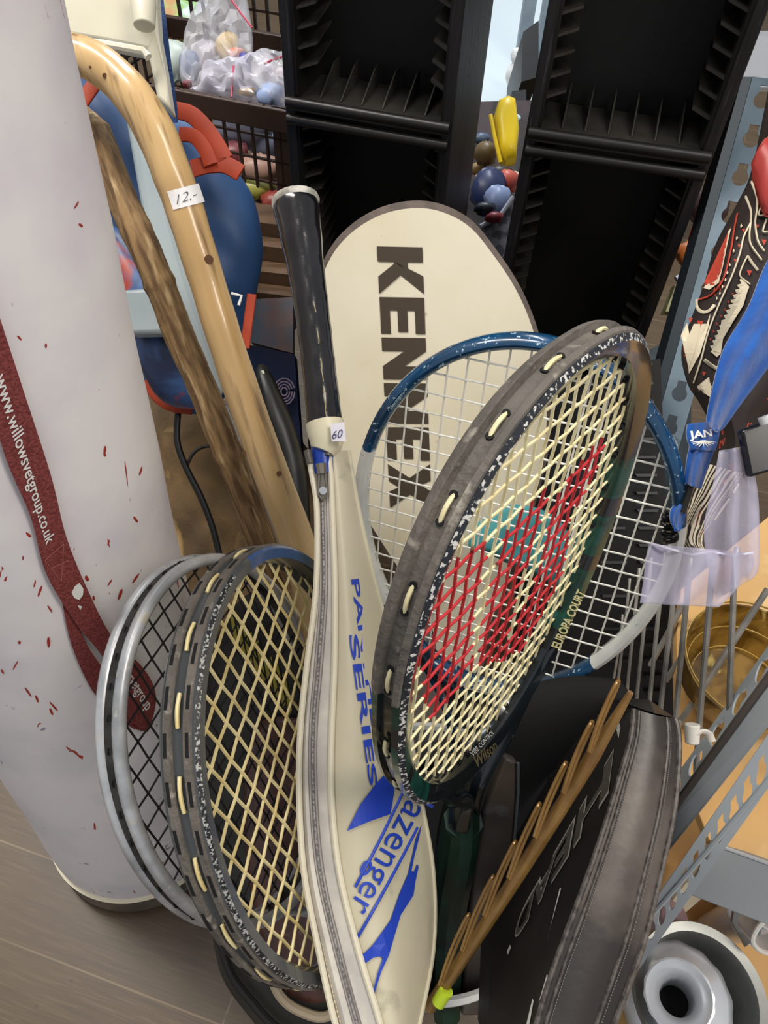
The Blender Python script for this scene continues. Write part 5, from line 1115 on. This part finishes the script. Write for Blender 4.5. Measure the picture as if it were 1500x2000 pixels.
for q, w_ in (([(750, 220), (790, 330), (795, 430), (780, 540), (800, 680), (850, 760)], .0011), ([(705, 335), (745, 440), (745, 530), (735, 640), (750, 720), (830, 830)], .0011), ([(745, 540), (690, 650), (660, 780), (600, 950), (510, 1150), (440, 1320), (400, 1440), (360, 1600), (300, 1790)], .0012),
              ([(720, 800), (680, 880), (660, 950), (700, 990), (740, 1020)], .0011), ([(720, 800), (760, 860), (800, 910)], .0010), ([(320, 1140), (330, 1210), (380, 1240), (430, 1220), (460, 1180)], .0014), ([(380, 1610), (430, 1650), (480, 1680)], .0016), ([(850, 340), (830, 400), (808, 480), (870, 472)], .0010), ([(870, 510), (840, 605), (880, 610)], .0011), ([(870, 1740), (800, 1840), (760, 1890)], .0012)): crease(q, w_, UCRE)
crease([(640, 470), (610, 620), (590, 750), (530, 980), (440, 1100), (340, 1140)], .0012, URED)
for x, y, r in ((735, 930, 20), (350, 1330, 26), (850, 690, 20), (380, 1720, 16), (690, 600, 14), (655, 720, 12), (625, 835, 13), (275, 1300, 18), (800, 180, 16), (800, 565, 12), (850, 1860, 18), (760, 1960, 14), (605, 1100, 9), (570, 1160, 9), (545, 1220, 9), (515, 1270, 9), (480, 1330, 9), (455, 1390, 9), (430, 1450, 9)):
    poly_decal('red_triangle', X4([(x-r, y-r), (x+r, y-r*.8), (x-r*.1, y+r*1.3)]), umsurf, URED, um, lift=.0003, fine=False)
for x, y, r in ((672, 565, 9), (638, 660, 9), (612, 760, 9), (582, 870, 8), (562, 930, 8), (548, 985, 8), (525, 1040, 8), (505, 1090, 7), (480, 1130, 7), (465, 1190, 7)):
    poly_decal('cream_dash', X4([(x, y-r*2), (x+r, y), (x-r*.5, y+r*1.8), (x-r, y)]), umsurf, UCRE, um, lift=.0003, fine=False)
zz = [(668, 975)]
for k in range(14):
    t = k/14; x, y = 668-248*t, 985+555*t; zz += [(x-10, y), (x-2, y+40*.55), (x+26, y+12*.5+18)]
poly_decal('sawtooth_print', X4(zz+[(430, 1545), (480, 1590), (515, 1560), (505, 1520), (525, 1440), (545, 1360), (560, 1290), (620, 1220), (690, 1160), (735, 1040), (700, 1000)]), umsurf, UCRE, um, lift=.0003, fine=False)
poly_decal('cream_print', X4([(325, 1820), (410, 1750), (440, 1820), (425, 1900), (340, 1850)]), umsurf, UCRE, um, lift=.0003)
poly_decal('cream_print', X4([(300, 1330), (295, 1540), (330, 1500), (400, 1330), (430, 1250), (415, 1350), (350, 1560), (275, 1700), (262, 1720), (250, 1600), (232, 1500), (262, 1420)]), umsurf, UCRE, um, lift=.0003)
rb_ = trinket('rounded red object at the right frame edge above the tribal-print cloth', 1507, 345, .56, .013, 'a83a34', 'toy', (1, 2.2, .8), 'red_knob')
# blue strap
BFL = mat('blue_fleece', '0c58ac', .85, c2='094c9c', scale=60, sheen=.6, bump=.25, bscale=220)
bsn = thing('wrist_strap', 'bright blue fleece loop with white lettering tied round the tribal-print cloth', 'strap', tuple(P(1320, 1030, .55)))
def ribbon(Lc, Rc, dfn, name, parent, m_, fold=.006, nn=10, th=.003):
    a = spline([Vector((x, y, 0)) for x, y in Lc], 6); b = spline([Vector((x, y, 0)) for x, y in Rc], 6); R_ = []
    for i, (l, r) in enumerate(zip(a, b)):
        s = i/(len(a)-1); R_.append([P(l.x+(r.x-l.x)*k/nn, l.y+(r.y-l.y)*k/nn, dfn(s)-fold*math.sin(math.pi*k/nn)+fold*.35*math.sin(3*math.pi*k/nn)) for k in range(nn+1)])
    o = G().loft(R_).build(name, m_, parent, ang=70); so = o.modifiers.new('thick', 'SOLIDIFY'); so.thickness = th; so.offset = -1; return o
ribbon([(1560, 420), (1500, 510), (1462, 600), (1415, 680), (1392, 760), (1380, 825), (1392, 842)], [(1640, 560), (1560, 640), (1500, 720), (1470, 760), (1440, 800), (1415, 835), (1400, 845)], lambda s: .53, 'upper_band', bsn, BFL, fold=.012)
ribbon([(1344, 828), (1342, 850), (1350, 880)], [(1402, 822), (1406, 842), (1398, 880)], lambda s: .535, 'knot_cuff', bsn, BFL, fold=.008)
ribbon([(1348, 870), (1342, 900), (1336, 945)], [(1400, 870), (1384, 910), (1370, 955)], lambda s: .538, 'lower_band', bsn, BFL, fold=.008)
ribbon([(1322, 978), (1310, 1000), (1312, 1025), (1322, 1036)], [(1340, 996), (1338, 1010), (1332, 1028), (1328, 1038)], lambda s: .542, 'strap_end', bsn, BFL, fold=.005)
G().tube([P(1346, 948, .54), P(1330, 1000, .542)], .0068, 12, flat=.5).build('black_sleeve', mat('black_rubber_sleeve', '141414', .5), bsn)
cs = lambda x, y: P(x, y, .525)
lettering('strap_lettering', 'JAN', [(1348, 862), (1392, 856), (1390, 838), (1344, 842)], lambda x, y: P(x, y, .5245), WHITE, bsn, bold=.03)
g = G()
for k in range(9):
    a = math.pi*(.05+.9*k/8); g.tube([P(1374, 862, .5245), P(1374+24*math.cos(a), 862+11*math.sin(a), .5245)], [.0007, .0002], 4)
g.build('starburst_print', WHITE, bsn)
# black clip
bcl = thing('clip_buckle', 'black plastic buckle at the right frame edge beside the blue strap', 'buckle', tuple(P(1480, 930, .5)))
G().prism([P(1448, 840, .50), P(1530, 810, .50), P(1530, 915, .50), P(1466, 932, .50)], FWD*.008).build('body', mat('black_buckle_plastic', '121315', .25), bcl, bevel=.002)
G().tube([P(1494, 812, .49), P(1500, 826, .49)], .005, 10).build('metal_stud', MET, bcl)
el = thing('elastic_cord', 'black coiled elastic between the blue strap and the clear sleeve', 'cord', tuple(P(1300, 1050, .55)))
q = [P(1308+14*math.cos(t*.9)+3*math.sin(t*2.1), 1000+t*2.2+9*math.sin(t*.9), .548+.004*math.sin(t*1.7)) for t in range(28)]
G().tube(spline(q, 4), .0016, 7).build('coil', mat('black_elastic', '0e0e10', .35), el)
# clear sleeve
CL = mat('clear_lilac_vinyl', 'cbc8e2', .12, alpha=.4, coat=.6, bump=.9, bscale=14, c2='e8e4f4', scale=10, lo=.45, hi=.65, dist=1)
cl = thing('clear_sleeve', 'crumpled clear vinyl sleeve hanging in front of the wire rack', 'sleeve', tuple(P(1300, 1185, .53)))
ribbon([(1405, 880), (1390, 960), (1375, 1030), (1385, 1120), (1400, 1170)], [(1462, 870), (1480, 960), (1484, 1050), (1482, 1110), (1470, 1130)], lambda s: .52, 'upper_flap', cl, CL, fold=.02, nn=14, th=.0006)
ribbon([(1268, 1062), (1262, 1090), (1256, 1140), (1250, 1178)], [(1470, 1080), (1470, 1110), (1440, 1150), (1405, 1186)], lambda s: .515, 'lower_flap', cl, CL, fold=.016, nn=18, th=.0006)
G().tube([P(*c) for c in ((1272, 1062, .514), (1300, 1070, .508), (1350, 1084, .502), (1390, 1078, .50), (1430, 1086, .504), (1470, 1080, .512))], .0009, 6).build('sleeve_edge', mat('glossy_edge', 'dcd8ec', .1, coat=1), cl)
